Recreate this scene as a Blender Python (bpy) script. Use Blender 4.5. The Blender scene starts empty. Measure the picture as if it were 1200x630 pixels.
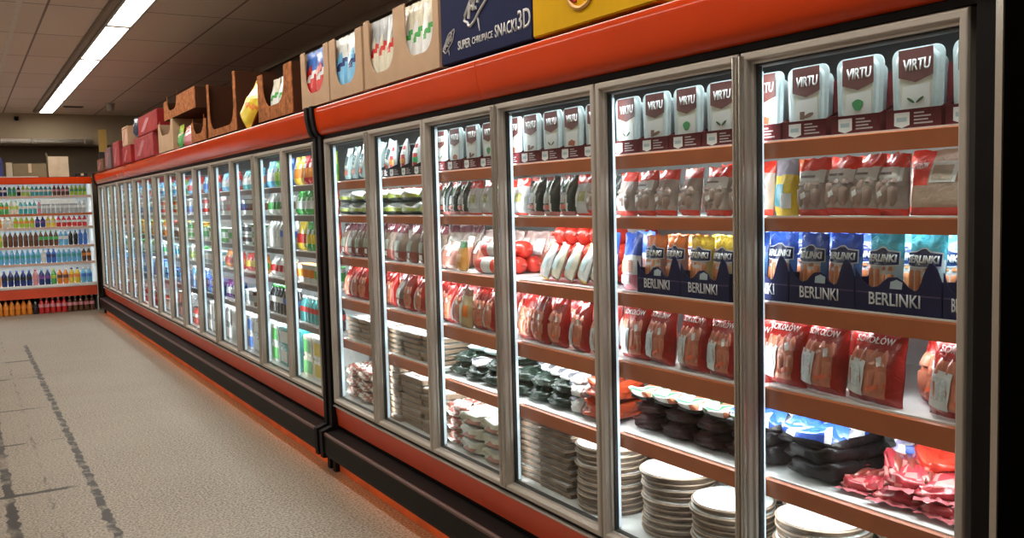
import bpy, bmesh, math, random
from mathutils import Vector, Matrix, noise
R = random.Random(7)
C = bpy.context.scene.collection
PI = math.pi
H = 1.483            # camera height; x = 0 under the camera, +y runs along the aisle
DX = 1.70            # plane of the cooler doors

# ------------------------------------------------------------------ materials
MATS = {}
def _nt(name):
    m = bpy.data.materials.new(name); m.use_nodes = True
    nt = m.node_tree; nt.nodes.clear()
    out = nt.nodes.new('ShaderNodeOutputMaterial')
    return m, nt, out
def pm(name, col, rough=.45, metal=0., var=.08, vscale=18., bump=0., bscale=40., coat=0., spec=.5, trans=0., aniso=None, emit=0.):
    if name in MATS: return MATS[name]
    m, nt, out = _nt(name)
    p = nt.nodes.new('ShaderNodeBsdfPrincipled')
    nt.links.new(p.outputs[0], out.inputs[0])
    tc = nt.nodes.new('ShaderNodeTexCoord')
    n = nt.nodes.new('ShaderNodeTexNoise'); n.inputs['Scale'].default_value = vscale; n.inputs['Detail'].default_value = 4
    nt.links.new(tc.outputs['Object'], n.inputs['Vector'])
    r = nt.nodes.new('ShaderNodeValToRGB')
    a = [max(0, c * (1 - var)) for c in col]; b = [min(1, c * (1 + var)) for c in col]
    r.color_ramp.elements[0].position = .3; r.color_ramp.elements[1].position = .7
    r.color_ramp.elements[0].color = (*a, 1); r.color_ramp.elements[1].color = (*b, 1)
    nt.links.new(n.outputs['Fac'], r.inputs['Fac']); nt.links.new(r.outputs[0], p.inputs['Base Color'])
    p.inputs['Roughness'].default_value = rough; p.inputs['Metallic'].default_value = metal
    p.inputs['Specular IOR Level'].default_value = spec
    p.inputs['Coat Weight'].default_value = coat; p.inputs['Coat Roughness'].default_value = .08
    p.inputs['Transmission Weight'].default_value = trans
    if emit:
        p.inputs['Emission Color'].default_value = (*col, 1); p.inputs['Emission Strength'].default_value = emit
    if bump:
        n2 = nt.nodes.new('ShaderNodeTexNoise'); n2.inputs['Scale'].default_value = bscale; n2.inputs['Detail'].default_value = 3
        n2.inputs['Distortion'].default_value = 1.2
        nt.links.new(tc.outputs['Object'], n2.inputs['Vector'])
        bp = nt.nodes.new('ShaderNodeBump'); bp.inputs['Strength'].default_value = bump; bp.inputs['Distance'].default_value = .01
        nt.links.new(n2.outputs['Fac'], bp.inputs['Height']); nt.links.new(bp.outputs[0], p.inputs['Normal'])
    MATS[name] = m
    return m
def film(key, col, var=.12):      # printed plastic film, crinkled
    return pm('film_' + key, col, rough=.27, var=var, vscale=25, bump=.35, bscale=38, coat=.25)
def card(key, col):
    return pm('card_' + key, col, rough=.8, var=.07, vscale=9, spec=.12)
def ink(key, col):
    return pm('ink_' + key, col, rough=.5, var=.03)
def glass_mat():
    m, nt, out = _nt('door_glass')
    tr = nt.nodes.new('ShaderNodeBsdfTransparent'); tr.inputs[0].default_value = (.95, .97, .965, 1)
    gl = nt.nodes.new('ShaderNodeBsdfGlossy'); gl.inputs['Roughness'].default_value = .02
    lw = nt.nodes.new('ShaderNodeLayerWeight'); pw = nt.nodes.new('ShaderNodeMath'); pw.operation = 'POWER'; pw.inputs[1].default_value = 5.
    nt.links.new(lw.outputs['Facing'], pw.inputs[0])
    fr = nt.nodes.new('ShaderNodeMath'); fr.operation = 'MULTIPLY_ADD'; fr.inputs[1].default_value = .6; fr.inputs[2].default_value = .022
    nt.links.new(pw.outputs[0], fr.inputs[0])
    mx = nt.nodes.new('ShaderNodeMixShader')
    nt.links.new(fr.outputs[0], mx.inputs[0]); nt.links.new(tr.outputs[0], mx.inputs[1]); nt.links.new(gl.outputs[0], mx.inputs[2])
    nt.links.new(mx.outputs[0], out.inputs[0])
    return m
GLASS = glass_mat()

ALU = pm('satin_aluminium', (.48, .43, .375), .45, .35, var=.02, vscale=5)
ALU2 = pm('handle_aluminium', (.66, .62, .57), .22, .8, var=.02, vscale=5)
GASK = pm('black_gasket', (.012, .012, .013), .6)
BLACK = pm('black_panel', (.006, .004, .004), .6, var=.2, spec=.15)
DARKM = pm('dark_bumper', (.006, .0045, .0035), .5, var=.2, spec=.14)
REDP = pm('red_lacquer', (.66, .050, .003), .15, var=.05, vscale=3, spec=.4)
REDL = pm('red_lower_lacquer', (.62, .065, .018), .42, var=.08, vscale=4, coat=.1)
KICK = pm('orange_kick', (.60, .12, .02), .5, var=.2, vscale=6)
WHITE = pm('white_liner', (.80, .82, .81), .45, var=.03)
SHELF = pm('white_shelf_steel', (.74, .75, .74), .4, var=.04)
RAIL = pm('orange_price_rail', (.46, .120, .034), .42, var=.08, vscale=10)
RAILD = pm('grey_price_rail', (.20, .15, .13), .45, var=.2, vscale=30)
HEADER_SHADE = pm('dark_header_and_shade', (.03, .034, .036), .5)  # dark of the header, also used to paint in its shadow
LED = pm('led_diffuser', (.9, .97, 1.), .5, emit=2.0)

# ------------------------------------------------------------------ mesh builder
class MB:
    def __init__(s): s.v = []; s.f = []; s.m = []
    def add(s, vs, fs, mi=0):
        b = len(s.v); s.v += [tuple(v) for v in vs]
        for f in fs: s.f.append([b + i for i in f]); s.m.append(mi)
        return s
    def box(s, x0, x1, y0, y1, z0, z1, mi=0, bev=0.):
        if bev <= 0:
            vs = [(x, y, z) for x in (x0, x1) for y in (y0, y1) for z in (z0, z1)]
            return s.add(vs, [(0, 1, 3, 2), (4, 6, 7, 5), (0, 4, 5, 1), (2, 3, 7, 6), (0, 2, 6, 4), (1, 5, 7, 3)], mi)
        bm = bmesh.new(); bmesh.ops.create_cube(bm, size=1)
        for v in bm.verts:
            v.co = Vector(((x0 + x1) / 2 + v.co.x * (x1 - x0), (y0 + y1) / 2 + v.co.y * (y1 - y0), (z0 + z1) / 2 + v.co.z * (z1 - z0)))
        bmesh.ops.bevel(bm, geom=bm.edges[:], offset=bev, segments=2, affect='EDGES')
        bm.verts.index_update()
        s.add([v.co[:] for v in bm.verts], [[v.index for v in f.verts] for f in bm.faces], mi); bm.free(); return s
    def prism(s, pts, y0, y1, mi=0):                 # outline (x,z), extruded along y
        n = len(pts)
        vs = [(x, y0, z) for x, z in pts] + [(x, y1, z) for x, z in pts]
        return s.add(vs, [list(range(n))[::-1], list(range(n, 2 * n))] + [(i, (i + 1) % n, n + (i + 1) % n, n + i) for i in range(n)], mi)
    def plate(s, pts, z0, z1, mi=0):                 # outline (x,y), extruded along z
        n = len(pts)
        vs = [(x, y, z0) for x, y in pts] + [(x, y, z1) for x, y in pts]
        return s.add(vs, [list(range(n))[::-1], list(range(n, 2 * n))] + [(i, (i + 1) % n, n + (i + 1) % n, n + i) for i in range(n)], mi)
    def lathe(s, prof, n=16, cx=0, cy=0, mi=0, zones=None):
        b = len(s.v)
        for r, z in prof:
            for k in range(n):
                a = 2 * PI * k / n; s.v.append((cx + r * math.cos(a), cy + r * math.sin(a), z))
        for i in range(len(prof) - 1):
            for k in range(n):
                s.f.append([b + i * n + k, b + i * n + (k + 1) % n, b + (i + 1) * n + (k + 1) % n, b + (i + 1) * n + k])
                s.m.append(zones[i] if zones else mi)
        s.f.append([b + k for k in range(n)][::-1]); s.m.append(mi)
        s.f.append([b + (len(prof) - 1) * n + k for k in range(n)]); s.m.append(zones[-1] if zones else mi)
        return s
    def tube(s, pts, rs, n=10, mi=0, cap=True):
        b = len(s.v); up = Vector((0, 0, 1))
        P = [Vector(p) for p in pts]
        for i, p in enumerate(P):
            t = (P[min(i + 1, len(P) - 1)] - P[max(i - 1, 0)]).normalized()
            a = t.cross(up)
            if a.length < .1: a = t.cross(Vector((0, 1, 0)))
            a.normalize(); c = a.cross(t)
            for k in range(n):
                g = 2 * PI * k / n; q = p + (a * math.cos(g) + c * math.sin(g)) * rs[i]
                s.v.append(q[:])
        for i in range(len(P) - 1):
            for k in range(n):
                s.f.append([b + i * n + k, b + i * n + (k + 1) % n, b + (i + 1) * n + (k + 1) % n, b + (i + 1) * n + k]); s.m.append(mi)
        if cap:
            s.f.append([b + k for k in range(n)][::-1]); s.m.append(mi)
            s.f.append([b + (len(P) - 1) * n + k for k in range(n)]); s.m.append(mi)
        return s
    def grid(s, fn, nu, nv, mi=0, zone=None, flip=False):
        b = len(s.v)
        for j in range(nv + 1):
            for i in range(nu + 1): s.v.append(tuple(fn(i / nu, j / nv)))
        for j in range(nv):
            for i in range(nu):
                q = [b + j * (nu + 1) + i, b + j * (nu + 1) + i + 1, b + (j + 1) * (nu + 1) + i + 1, b + (j + 1) * (nu + 1) + i]
                s.f.append(q[::-1] if flip else q); s.m.append(zone((i + .5) / nu, (j + .5) / nv) if zone else mi)
        return s
    def mesh(s, name, mats, smooth=False):
        me = bpy.data.meshes.new(name); me.from_pydata(s.v, [], s.f)
        for m in (mats if isinstance(mats, (list, tuple)) else [mats]): me.materials.append(m)
        me.polygons.foreach_set('material_index', s.m)
        if smooth == 'canopy':
            me.polygons.foreach_set('use_smooth', [True] * len(s.f)); me.set_sharp_from_angle(angle=.5)
        elif smooth: me.polygons.foreach_set('use_smooth', [True] * len(s.f))
        me.update(); return me

def link(name, me, parent=None, loc=(0, 0, 0), rz=0.):
    o = bpy.data.objects.new(name, me); C.objects.link(o); o.location = loc; o.rotation_euler = (0, 0, rz)
    if parent: o.parent = parent
    return o
LABELS = {}
def tag(o, label=None, cat=None, group=None, kind=None):
    if label: o['label'] = label
    if cat: o['category'] = cat
    if group: o['group'] = group
    if kind: o['kind'] = kind
    return o
def empty(name, loc=(0, 0, 0), rz=0.):
    o = bpy.data.objects.new(name, None); C.objects.link(o); o.location = loc; o.rotation_euler = (0, 0, rz); o.empty_display_size = .1
    return o
class Item:                                           # a kind of thing: root mesh plus parts (and their sub-parts), all shared
    def __init__(s, name, me, cat, parts=()): s.name = name; s.me = me; s.cat = cat; s.parts = list(parts)
    def put(s, loc, rot=(0, 0, -PI / 2), sc=1., label=None, group=None):
        o = bpy.data.objects.new(s.name, s.me); C.objects.link(o)
        o.location = loc; o.rotation_euler = rot; o.scale = (sc, sc, sc) if not isinstance(sc, tuple) else sc
        tag(o, label, s.cat, group)
        for pn, pme, *sub in s.parts:
            c = bpy.data.objects.new(pn, pme); C.objects.link(c); c.parent = o
            for sn, sme in (sub[0] if sub else ()):
                d = bpy.data.objects.new(sn, sme); C.objects.link(d); d.parent = c
        return o

TXT = {}
def text_mesh(body, w, h, mat, depth=.0008, bold=.0, shear=0., name='lettering'):
    c = bpy.data.curves.new('txt', 'FONT'); c.body = body; c.offset = bold; c.shear = shear; c.resolution_u = 3
    c.align_x = 'CENTER'
    o = bpy.data.objects.new('txt', c); C.objects.link(o)
    me = bpy.data.meshes.new_from_object(o.evaluated_get(bpy.context.evaluated_depsgraph_get()))
    bpy.data.objects.remove(o); bpy.data.curves.remove(c)
    xs = [v.co.x for v in me.vertices]; ys = [v.co.y for v in me.vertices]
    x0, x1, y0, y1 = min(xs), max(xs), min(ys), max(ys)
    bm = bmesh.new(); bm.from_mesh(me)
    for v in bm.verts:
        v.co = Vector(((v.co.x - (x0 + x1) / 2) / (x1 - x0) * w, 0, (v.co.y - (y0 + y1) / 2) / (y1 - y0) * h))
    r = bmesh.ops.extrude_face_region(bm, geom=bm.faces[:])
    for g in r['geom']:
        if isinstance(g, bmesh.types.BMVert): g.co.y -= depth
    bmesh.ops.recalc_face_normals(bm, faces=bm.faces[:])
    bm.to_mesh(me); bm.free(); me.name = name
    me.materials.clear(); me.materials.append(mat)
    return me
def shift(me, dx=0, dy=0, dz=0, fy=None, off=.0012, roll=0.):
    cr, sr = math.cos(roll), math.sin(roll)
    for v in me.vertices:
        x, z = v.co.x * cr - v.co.z * sr + dx, v.co.x * sr + v.co.z * cr + dz
        y = v.co.y + dy
        if fy: y += fy(x, z) - off
        v.co = (x, y, z)
    me.update(); return me

def clamp(x, a=0., b=1.): return a if x < a else b if x > b else x
def pouch(w, h, T, zone, mats, nu=14, nv=18, seed=0, top=.08, bot=.05, wr=.0035, name='pouch', belly=.62, flare=.0):
    """upright flexible pouch standing on z = 0, printed front towards -y; returns mesh and the front surface"""
    sd = Vector((seed * 3.1, seed * 1.7, seed * .9))
    def vert(t): return clamp((1 - top - t) / .45) ** .65 * clamp((t + .01) / (bot + .10)) ** .5
    def side(s): return max(0, 1 - abs(s) ** 2.6) ** belly
    def prof(s, t):
        n = noise.noise(Vector((s * 2.2, t * 3.1, 0)) + sd) * wr + noise.noise(Vector((s * 6, t * 4, 2)) + sd) * wr * .5
        return T * side(s) * vert(t), n
    def xz(s, t):
        k = 1 - .05 * vert(t) + flare * (t - .5)
        ex = noise.noise(Vector((t * 3, s * .5, 5)) + sd) * .004
        ez = noise.noise(Vector((s * 3, 7, t)) + sd) * .006 * t
        return s * w / 2 * k + ex * abs(s), t * h + ez
    def front(u, v):
        s, t = 2 * u - 1, v
        p, n = prof(s, t); x, z = xz(s, t)
        return x, -p * .6 - .0012 + n * (.3 + .7 * (1 - abs(s))), max(0, z)
    def back(u, v):
        s, t = 2 * u - 1, v
        p, n = prof(s, t); x, z = xz(s, t)
        return x, p * .4 + .0012 + n * (.3 + .7 * (1 - abs(s))) * .9, max(0, z)
    mb = MB()
    mb.grid(front, nu, nv, zone=lambda u, v: zone(2 * u - 1, v))
    mb.grid(back, nu, nv, mi=0, flip=True)
    me = mb.mesh(name, mats, True)
    def fy(x, z):
        t = clamp(z / h); k = 1 - .05 * vert(t) + flare * (t - .5)
        s = clamp(2 * x / w / k, -1, 1)
        p, n = prof(s, t)
        return -p * .6 - .0012 + n * (.3 + .7 * (1 - abs(s)))
    return me, fy
def patch(fy, x0, x1, z0, z1, mat, nu=6, nv=6, off=.002, roll=0., shape=None, name='label'):
    cx, cz = (x0 + x1) / 2, (z0 + z1) / 2; cr, sr = math.cos(roll), math.sin(roll)
    def fn(u, v):
        x, z = x0 + (x1 - x0) * u, z0 + (z1 - z0) * v
        if shape: x, z = shape(u, v, x, z)
        X, Z = cx + (x - cx) * cr - (z - cz) * sr, cz + (x - cx) * sr + (z - cz) * cr
        return X, fy(X, Z) - off, Z
    return MB().grid(fn, nu, nv).mesh(name, mat, True)
def lump(w, d, h, mats, zone=None, seed=0, nu=22, nv=14, rough=.02, e=.55, name='lump', bottom=True):
    """soft bag lying on z = 0 : superellipsoid with wrinkles and a flattened underside"""
    sd = Vector((seed * 2.3, seed * .7, seed * 1.9))
    def sp(a, p): return math.copysign(abs(a) ** p, a)
    def fn(u, v):
        a = u * 2 * PI; b = (v - .5) * PI
        x = sp(math.cos(b), e) * sp(math.cos(a), e * .9); y = sp(math.cos(b), e) * sp(math.sin(a), e * .9); z = sp(math.sin(b), e * 1.4)
        n = noise.noise(Vector((x * 1.6, y * 1.6, z * 1.4)) + sd) * rough + noise.noise(Vector((x * 5, y * 5, z * 3)) + sd) * rough * .55
        zz = h / 2 + z * h / 2 + n * (1.1 if z > 0 else .2)
        return x * (w / 2 + n), y * (d / 2 + n), max(0, zz)
    mb = MB().grid(fn, nu, nv, zone=zone)
    return mb.mesh(name, mats, True)

# ------------------------------------------------------------------ room
def struct(name, mb, mat, smooth=False):
    o = link(name, mb.mesh(name, mat, smooth)); o['kind'] = 'structure'; return o
def floor_mat():
    m, nt, out = _nt('terrazzo_floor'); N = nt.nodes.new; L = nt.links.new
    p = N('ShaderNodeBsdfPrincipled'); L(p.outputs[0], out.inputs[0])
    tc = N('ShaderNodeTexCoord'); sx = N('ShaderNodeSeparateXYZ'); L(tc.outputs['Object'], sx.inputs[0])
    def math_(op, a, b=None, clampit=False):
        n = N('ShaderNodeMath'); n.operation = op; n.use_clamp = clampit
        for i, q in enumerate((a, b)):
            if q is None: continue
            if isinstance(q, (int, float)): n.inputs[i].default_value = q
            else: L(q, n.inputs[i])
        return n.outputs[0]
    def noise_(scale, detail=3, vec=None):
        n = N('ShaderNodeTexNoise'); n.inputs['Scale'].default_value = scale; n.inputs['Detail'].default_value = detail
        L(vec or tc.outputs['Object'], n.inputs['Vector']); return n.outputs['Fac']
    def ramp(fac, a, b, ca=(0, 0, 0, 1), cb=(1, 1, 1, 1)):
        r = N('ShaderNodeValToRGB'); r.color_ramp.elements[0].position = a; r.color_ramp.elements[1].position = b
        r.color_ramp.elements[0].color = ca; r.color_ramp.elements[1].color = cb; L(fac, r.inputs[0]); return r.outputs[0]
    def mix(fac, a, b):
        n = N('ShaderNodeMix'); n.data_type = 'RGBA'
        if isinstance(fac, (int, float)): n.inputs[0].default_value = fac
        else: L(fac, n.inputs[0])
        for i, q in ((6, a), (7, b)):
            if isinstance(q, tuple): n.inputs[i].default_value = q
            else: L(q, n.inputs[i])
        return n.outputs[2]
    base = ramp(noise_(85, 2), .38, .60, (.10, .078, .058, 1), (.37, .30, .225, 1))
    vor = N('ShaderNodeTexVoronoi'); vor.inputs['Scale'].default_value = 60; L(tc.outputs['Object'], vor.inputs['Vector'])
    chips = ramp(vor.outputs['Distance'], .14, .30)
    base = mix(math_('MULTIPLY', math_('SUBTRACT', 1., chips), .8), base, (.13, .11, .09, 1))
    base = mix(math_('MULTIPLY', ramp(noise_(1.3, 4), .35, .75), .30), base, (.36, .31, .25, 1))
    def line(coord, at, half, soft=.006):
        d = math_('ABSOLUTE', math_('SUBTRACT', coord, at))
        return math_('SUBTRACT', 1., math_('DIVIDE', math_('SUBTRACT', d, half), soft), True) if False else math_('SUBTRACT', 1., math_('SMOOTH_MIN', 1., math_('MAXIMUM', 0., math_('DIVIDE', math_('SUBTRACT', d, half), soft))), True)
    X, Y = sx.outputs[0], sx.outputs[1]
    wob = math_('MULTIPLY', math_('SUBTRACT', noise_(9, 6), .5), .065)
    Xw = math_('ADD', X, wob); Yw = math_('ADD', Y, wob)
    brk = ramp(noise_(11, 6), .36, .50)
    yr = math_('MULTIPLY', math_('GREATER_THAN', Y, 3.5), math_('LESS_THAN', Y, 11.6))
    c1 = math_('MULTIPLY', math_('MULTIPLY', line(Xw, .525, .018), math_('ADD', math_('MULTIPLY', brk, .75), .25)), yr)
    c2 = math_('MULTIPLY', math_('MULTIPLY', line(Xw, .125, .020), ramp(noise_(3.1, 5), .42, .55)), yr)
    left = math_('MULTIPLY', math_('LESS_THAN', X, .50), math_('GREATER_THAN', X, -.4))
    cross = None
    for yy, hw in ((5.42, .020), (6.63, .014), (7.80, .012), (9.30, .022), (10.38, .03), (4.3, .016)):
        q = line(Yw, yy, hw)
        cross = q if cross is None else math_('MAXIMUM', cross, q)
    cross = math_('MULTIPLY', math_('MULTIPLY', cross, left), ramp(noise_(2.6, 3), .40, .50))
    thin = math_('MULTIPLY', line(Xw, .31, .004), math_('MULTIPLY', ramp(noise_(4.2, 4), .45, .6), .6))
    tl = math_('ABSOLUTE', math_('SUBTRACT', math_('FRACT', math_('MULTIPLY', X, 1 / .42)), .5))
    t2 = math_('ABSOLUTE', math_('SUBTRACT', math_('FRACT', math_('MULTIPLY', Y, 1 / .42)), .5))
    tiles = math_('MAXIMUM', math_('LESS_THAN', tl, .006), math_('LESS_THAN', t2, .006))
    base = mix(math_('MULTIPLY', tiles, .22), base, (.12, .10, .085, 1))
    crack = math_('MAXIMUM', math_('MAXIMUM', c1, c2), math_('MAXIMUM', cross, thin))
    col = mix(crack, base, (.022, .017, .013, 1))
    L(col, p.inputs['Base Color'])
    p.inputs['Roughness'].default_value = .5; p.inputs['Specular IOR Level'].default_value = .35
    return m
def ceil_mat():
    m, nt, out = _nt('ceiling_tiles'); N = nt.nodes.new; L = nt.links.new
    p = N('ShaderNodeBsdfPrincipled'); L(p.outputs[0], out.inputs[0]); p.inputs['Roughness'].default_value = .85
    tc = N('ShaderNodeTexCoord'); br = N('ShaderNodeTexBrick'); L(tc.outputs['Object'], br.inputs['Vector'])
    br.offset = 0; br.inputs['Scale'].default_value = 1; br.inputs['Brick Width'].default_value = .62; br.inputs['Row Height'].default_value = 1.24
    br.inputs['Mortar Size'].default_value = .009; br.inputs['Color1'].default_value = (.76, .63, .54, 1); br.inputs['Color2'].default_value = (.70, .57, .485, 1)
    br.inputs['Mortar'].default_value = (.25, .18, .15, 1)
    L(br.outputs['Color'], p.inputs['Base Color'])
    return m
CZ = 2.96
struct('floor', MB().add([(-3.2, -2.5, 0), (3.0, -2.5, 0), (3.0, 16.3, 0), (-3.2, 16.3, 0)], [(0, 1, 2, 3)]), floor_mat())
struct('ceiling', MB().box(-3.2, 3.0, -2.5, 16.3, CZ, CZ + .1), ceil_mat())
struct('wall_back', MB().box(-3.2, 3.0, 16.1, 16.3, 0, CZ), pm('brown_back_wall', (.17, .125, .085), .9, var=.1, vscale=2))
struct('wall_bulkhead', MB().box(-3.2, 2.85, 15.64, 16.1, 2.50, CZ), pm('beige_wall', (.40, .32, .22), .85, var=.06, vscale=2))
struct('wall_right', MB().box(2.85, 3.0, -2.5, 15.85, 0, CZ), pm('brown_wall', (.09, .06, .045), .9, var=.1, vscale=2))
struct('wall_left', MB().box(-3.35, -3.2, -2.5, 16.1, 0, CZ), pm('cream_wall', (.42, .36, .28), .85))
struct('wall_front', MB().box(-3.2, 3.0, -2.65, -2.5, 0, CZ), pm('cream_wall', (.42, .36, .28), .85))
struct('trim_1', MB().box(2.80, 2.85, -2.5, 15.85, CZ - .07, CZ), pm('ceiling_trim', (.30, .24, .19), .7))
struct('trim_2', MB().box(.425, .455, -2.5, 15.85, CZ - .012, CZ), pm('pale_ceiling_bar', (.72, .64, .56), .6))

# ceiling lamps
LAMPD = pm('lamp_diffuser', (1., .95, .86), .5, var=0., emit=18.0)
segs = [.6, 2.42, 4.25, 6.09, 7.93, 9.75, 11.68, 13.45, 15.2]
lamp_lab = ['just inside the picture\'s top edge', 'second from the picture\'s top edge', 'third, in the middle of the lit row', 'fourth, next to the last lamp', 'last one, closest to the back wall']
for i in range(len(segs) - 1):
    y0, y1 = segs[i], segs[i + 1]; w = .085
    t = empty('ceiling_lamp', (1.155, (y0 + y1) / 2, CZ)); h = (y1 - y0) / 2
    lab = lamp_lab[i - 3] if i >= 3 else ['overhead and behind the picture', 'overhead, before the lit row', 'overhead, next before the lit row'][i]
    tag(t, 'white fluorescent ceiling lamp, ' + lab, 'lamp', 'ceiling lamps in one row')
    fr = MB()
    fr.box(-w - .02, -w, -h, h, -.035, 0); fr.box(w, w + .02, -h, h, -.035, 0); fr.box(-w, w, -h, -h + .04, -.035, 0); fr.box(-w, w, h - .04, h, -.035, 0)
    fr.box(-w, w, -h, h, -.006, 0)
    link('lamp_housing', fr.mesh('lamp_housing', pm('lamp_housing', (.42, .38, .34), .5)), t)
    link('diffuser', MB().box(-w + .002, w - .002, -h + .04, h - .04, -.027, -.010, bev=.004).mesh('diffuser', LAMPD), t)
for i, (y0, y1) in enumerate(((1.0, 4.5), (4.7, 8.2), (8.4, 11.9), (12.1, 15.3))):
    t = empty('ceiling_lamp', (-1.75, (y0 + y1) / 2, CZ)); h = (y1 - y0) / 2; w = .085
    tag(t, 'long ceiling lamp in the next row beyond the aisle, %s from the back wall' % ('fourth', 'third', 'second', 'first')[i], 'lamp', 'ceiling lamps in the next row')
    link('lamp_housing', MB().box(-w - .02, w + .02, -h, h, -.010, 0).mesh('lamp_housing', pm('lamp_housing', (.42, .38, .34), .5)), t)
    link('diffuser', MB().box(-w, w, -h + .04, h - .04, -.03, -.010, bev=.004).mesh('diffuser', LAMPD), t)
t = empty('ceiling_raceway', (1.02, 7.9, CZ))
tag(t, 'dark brown cable raceway along the ceiling beside the lamp row', 'raceway')
link('channel', MB().box(-.035, .025, -7.3, 7.3, -.022, 0, bev=.004).mesh('channel', pm('raceway_brown', (.20, .15, .11), .7)), t)
link('channel_lid', MB().box(-.026, .016, -7.3, 7.3, -.028, -.022).mesh('channel_lid', pm('raceway_lid', (.26, .20, .15), .6)), t)
# small ceiling fittings near the back
t = empty('smoke_detector', (1.86, 13.9, CZ)); tag(t, 'pale round smoke detector on the ceiling above the corner crates', 'smoke detector')
link('detector_base', MB().lathe([(.065, -.012), (.065, 0)], 20).mesh('detector_base', pm('detector_white', (.5, .45, .4), .6)), t)
link('detector_body', MB().lathe([(.03, -.11), (.045, -.10), (.05, -.03), (.055, -.012)], 20).mesh('detector_body', pm('detector_white', (.5, .45, .4), .6), True), t)
t = empty('ceiling_vent', (1.45, 14.45, CZ)); tag(t, 'flat dark slotted vent in the ceiling past the lamp row', 'vent')
link('vent_frame', MB().box(-.13, .13, -.06, .06, -.012, 0, bev=.003).mesh('vent_frame', pm('vent_brown', (.2, .15, .12), .7)), t)
mb = MB()
for k in range(5): mb.box(-.115, .115, -.05 + k * .02, -.042 + k * .02, -.018, -.012)
link('vent_slats', mb.mesh('vent_slats', pm('vent_dark', (.06, .045, .04), .7)), t)
t = empty('security_camera', (.79, 15.64, 2.88)); tag(t, 'small black dome camera high on the beige back wall', 'camera')
link('mount', MB().box(-.03, .03, -.02, 0, -.03, .03, bev=.004).mesh('mount', BLACK), t)
link('lens_housing', MB().tube([(0, -.02, 0), (0, -.06, -.01), (0, -.09, -.02)], [.03, .032, .022], 12).mesh('lens_housing', BLACK, True), t)
t = empty('wall_pipe', (0, 15.60, 2.545)); tag(t, 'long pale horizontal pipe along the beige back wall', 'pipe')
link('pipe_run', MB().tube([(-2.9, 0, 0), (1.80, 0, 0)], [.035, .035], 14).mesh('pipe_run', pm('pale_pipe', (.62, .57, .5), .35, .3), True), t)
for x in (-1.8, -.4, .55, .98, 1.7):
    link('pipe_bracket', MB().box(x - .014, x + .014, -.039, .04, -.040, .040, bev=.003).mesh('pipe_bracket', pm('bracket', (.3, .26, .22), .5, .4)), t)

# ------------------------------------------------------------------ coolers
BUMP = [(1.725, .092), (1.665, .092), (1.645, .105), (1.640, .125), (1.640, .225), (1.646, .234), (1.735, .240), (1.735, .092)]
CAN = [(1.712, 1.8565), (1.7, 1.857), (1.690, 1.862), (1.683, 1.869), (1.6775, 1.879), (1.673, 1.892), (1.669, 1.91), (1.666, 1.93), (1.6635, 1.95), (1.661, 1.975), (1.660, 1.990), (1.664, 2.0), (2.0, 2.0), (2.0, 1.985), (1.70, 1.985), (1.72, 1.86)]
def loop_frame(mb, y0, y1, z0, z1, prof, mi=0):       # mitred rectangular frame in a plane of constant x ; prof = [(inset, x)]
    b = len(mb.v); n = len(prof)
    for ins, x in prof:
        for (y, z) in ((y0 + ins, z0 + ins), (y1 - ins, z0 + ins), (y1 - ins, z1 - ins), (y0 + ins, z1 - ins)): mb.v.append((x, y, z))
    for i in range(n - 1):
        for k in range(4):
            mb.f.append([b + i * 4 + k, b + (i + 1) * 4 + k, b + (i + 1) * 4 + (k + 1) % 4, b + i * 4 + (k + 1) % 4]); mb.m.append(mi)
DZ0, DZ1 = .395, 1.835
def make_door_meshes(w):
    f = MB()
    loop_frame(f, .003, w - .003, 0, DZ1 - DZ0, [(.006, .036), (0, .034), (0, .005), (.003, .001), (.006, 0), (.018, 0), (.021, .002), (.022, .006), (.023, .015), (.026, .017), (.030, .017), (.030, .036), (.006, .036)])
    frame = f.mesh('door', ALU)
    g = MB(); loop_frame(g, .003, w - .003, 0, DZ1 - DZ0, [(.0302, .0255), (.033, .0265), (.035, .030), (.035, .041), (.0302, .041), (.0302, .0255)])
    gask = g.mesh('gasket', GASK)
    p = MB().box(.018, .024, .031, w - .031, .031, DZ1 - DZ0 - .031).mesh('glass_pane', GLASS)
    hn = []
    for near in (True, False):
        yc = .011 if near else w - .011
        pts = []
        for k in range(9):
            a = PI * k / 8; pts.append((-.012 * math.sin(a) - .0002, yc - .007 * math.cos(a)))
        h = MB().plate(pts, .01, DZ1 - DZ0 - .01)
        hn.append(h.mesh('handle', ALU2))
    return frame, gask, p, hn
def strip_light(name, parent, x, y0, y1, z, power, sx=.03, rot=None, col=(.93, .98, 1.)):
    l = bpy.data.lights.new(name, 'AREA'); l.shape = 'RECTANGLE'; l.size = sx; l.size_y = abs(y1 - y0); l.energy = power; l.color = col
    o = bpy.data.objects.new(name, l); C.objects.link(o); o.location = (x, (y0 + y1) / 2, z)
    o.rotation_euler = rot or (0, 0, 0)
    o.parent = parent; return o
BACKX = 2.32
RR = .955                 # goods are measured on the plane x = 1.88 and stand a little closer to the glass
def zz_(z): return H + (z - H) * RR
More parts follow.
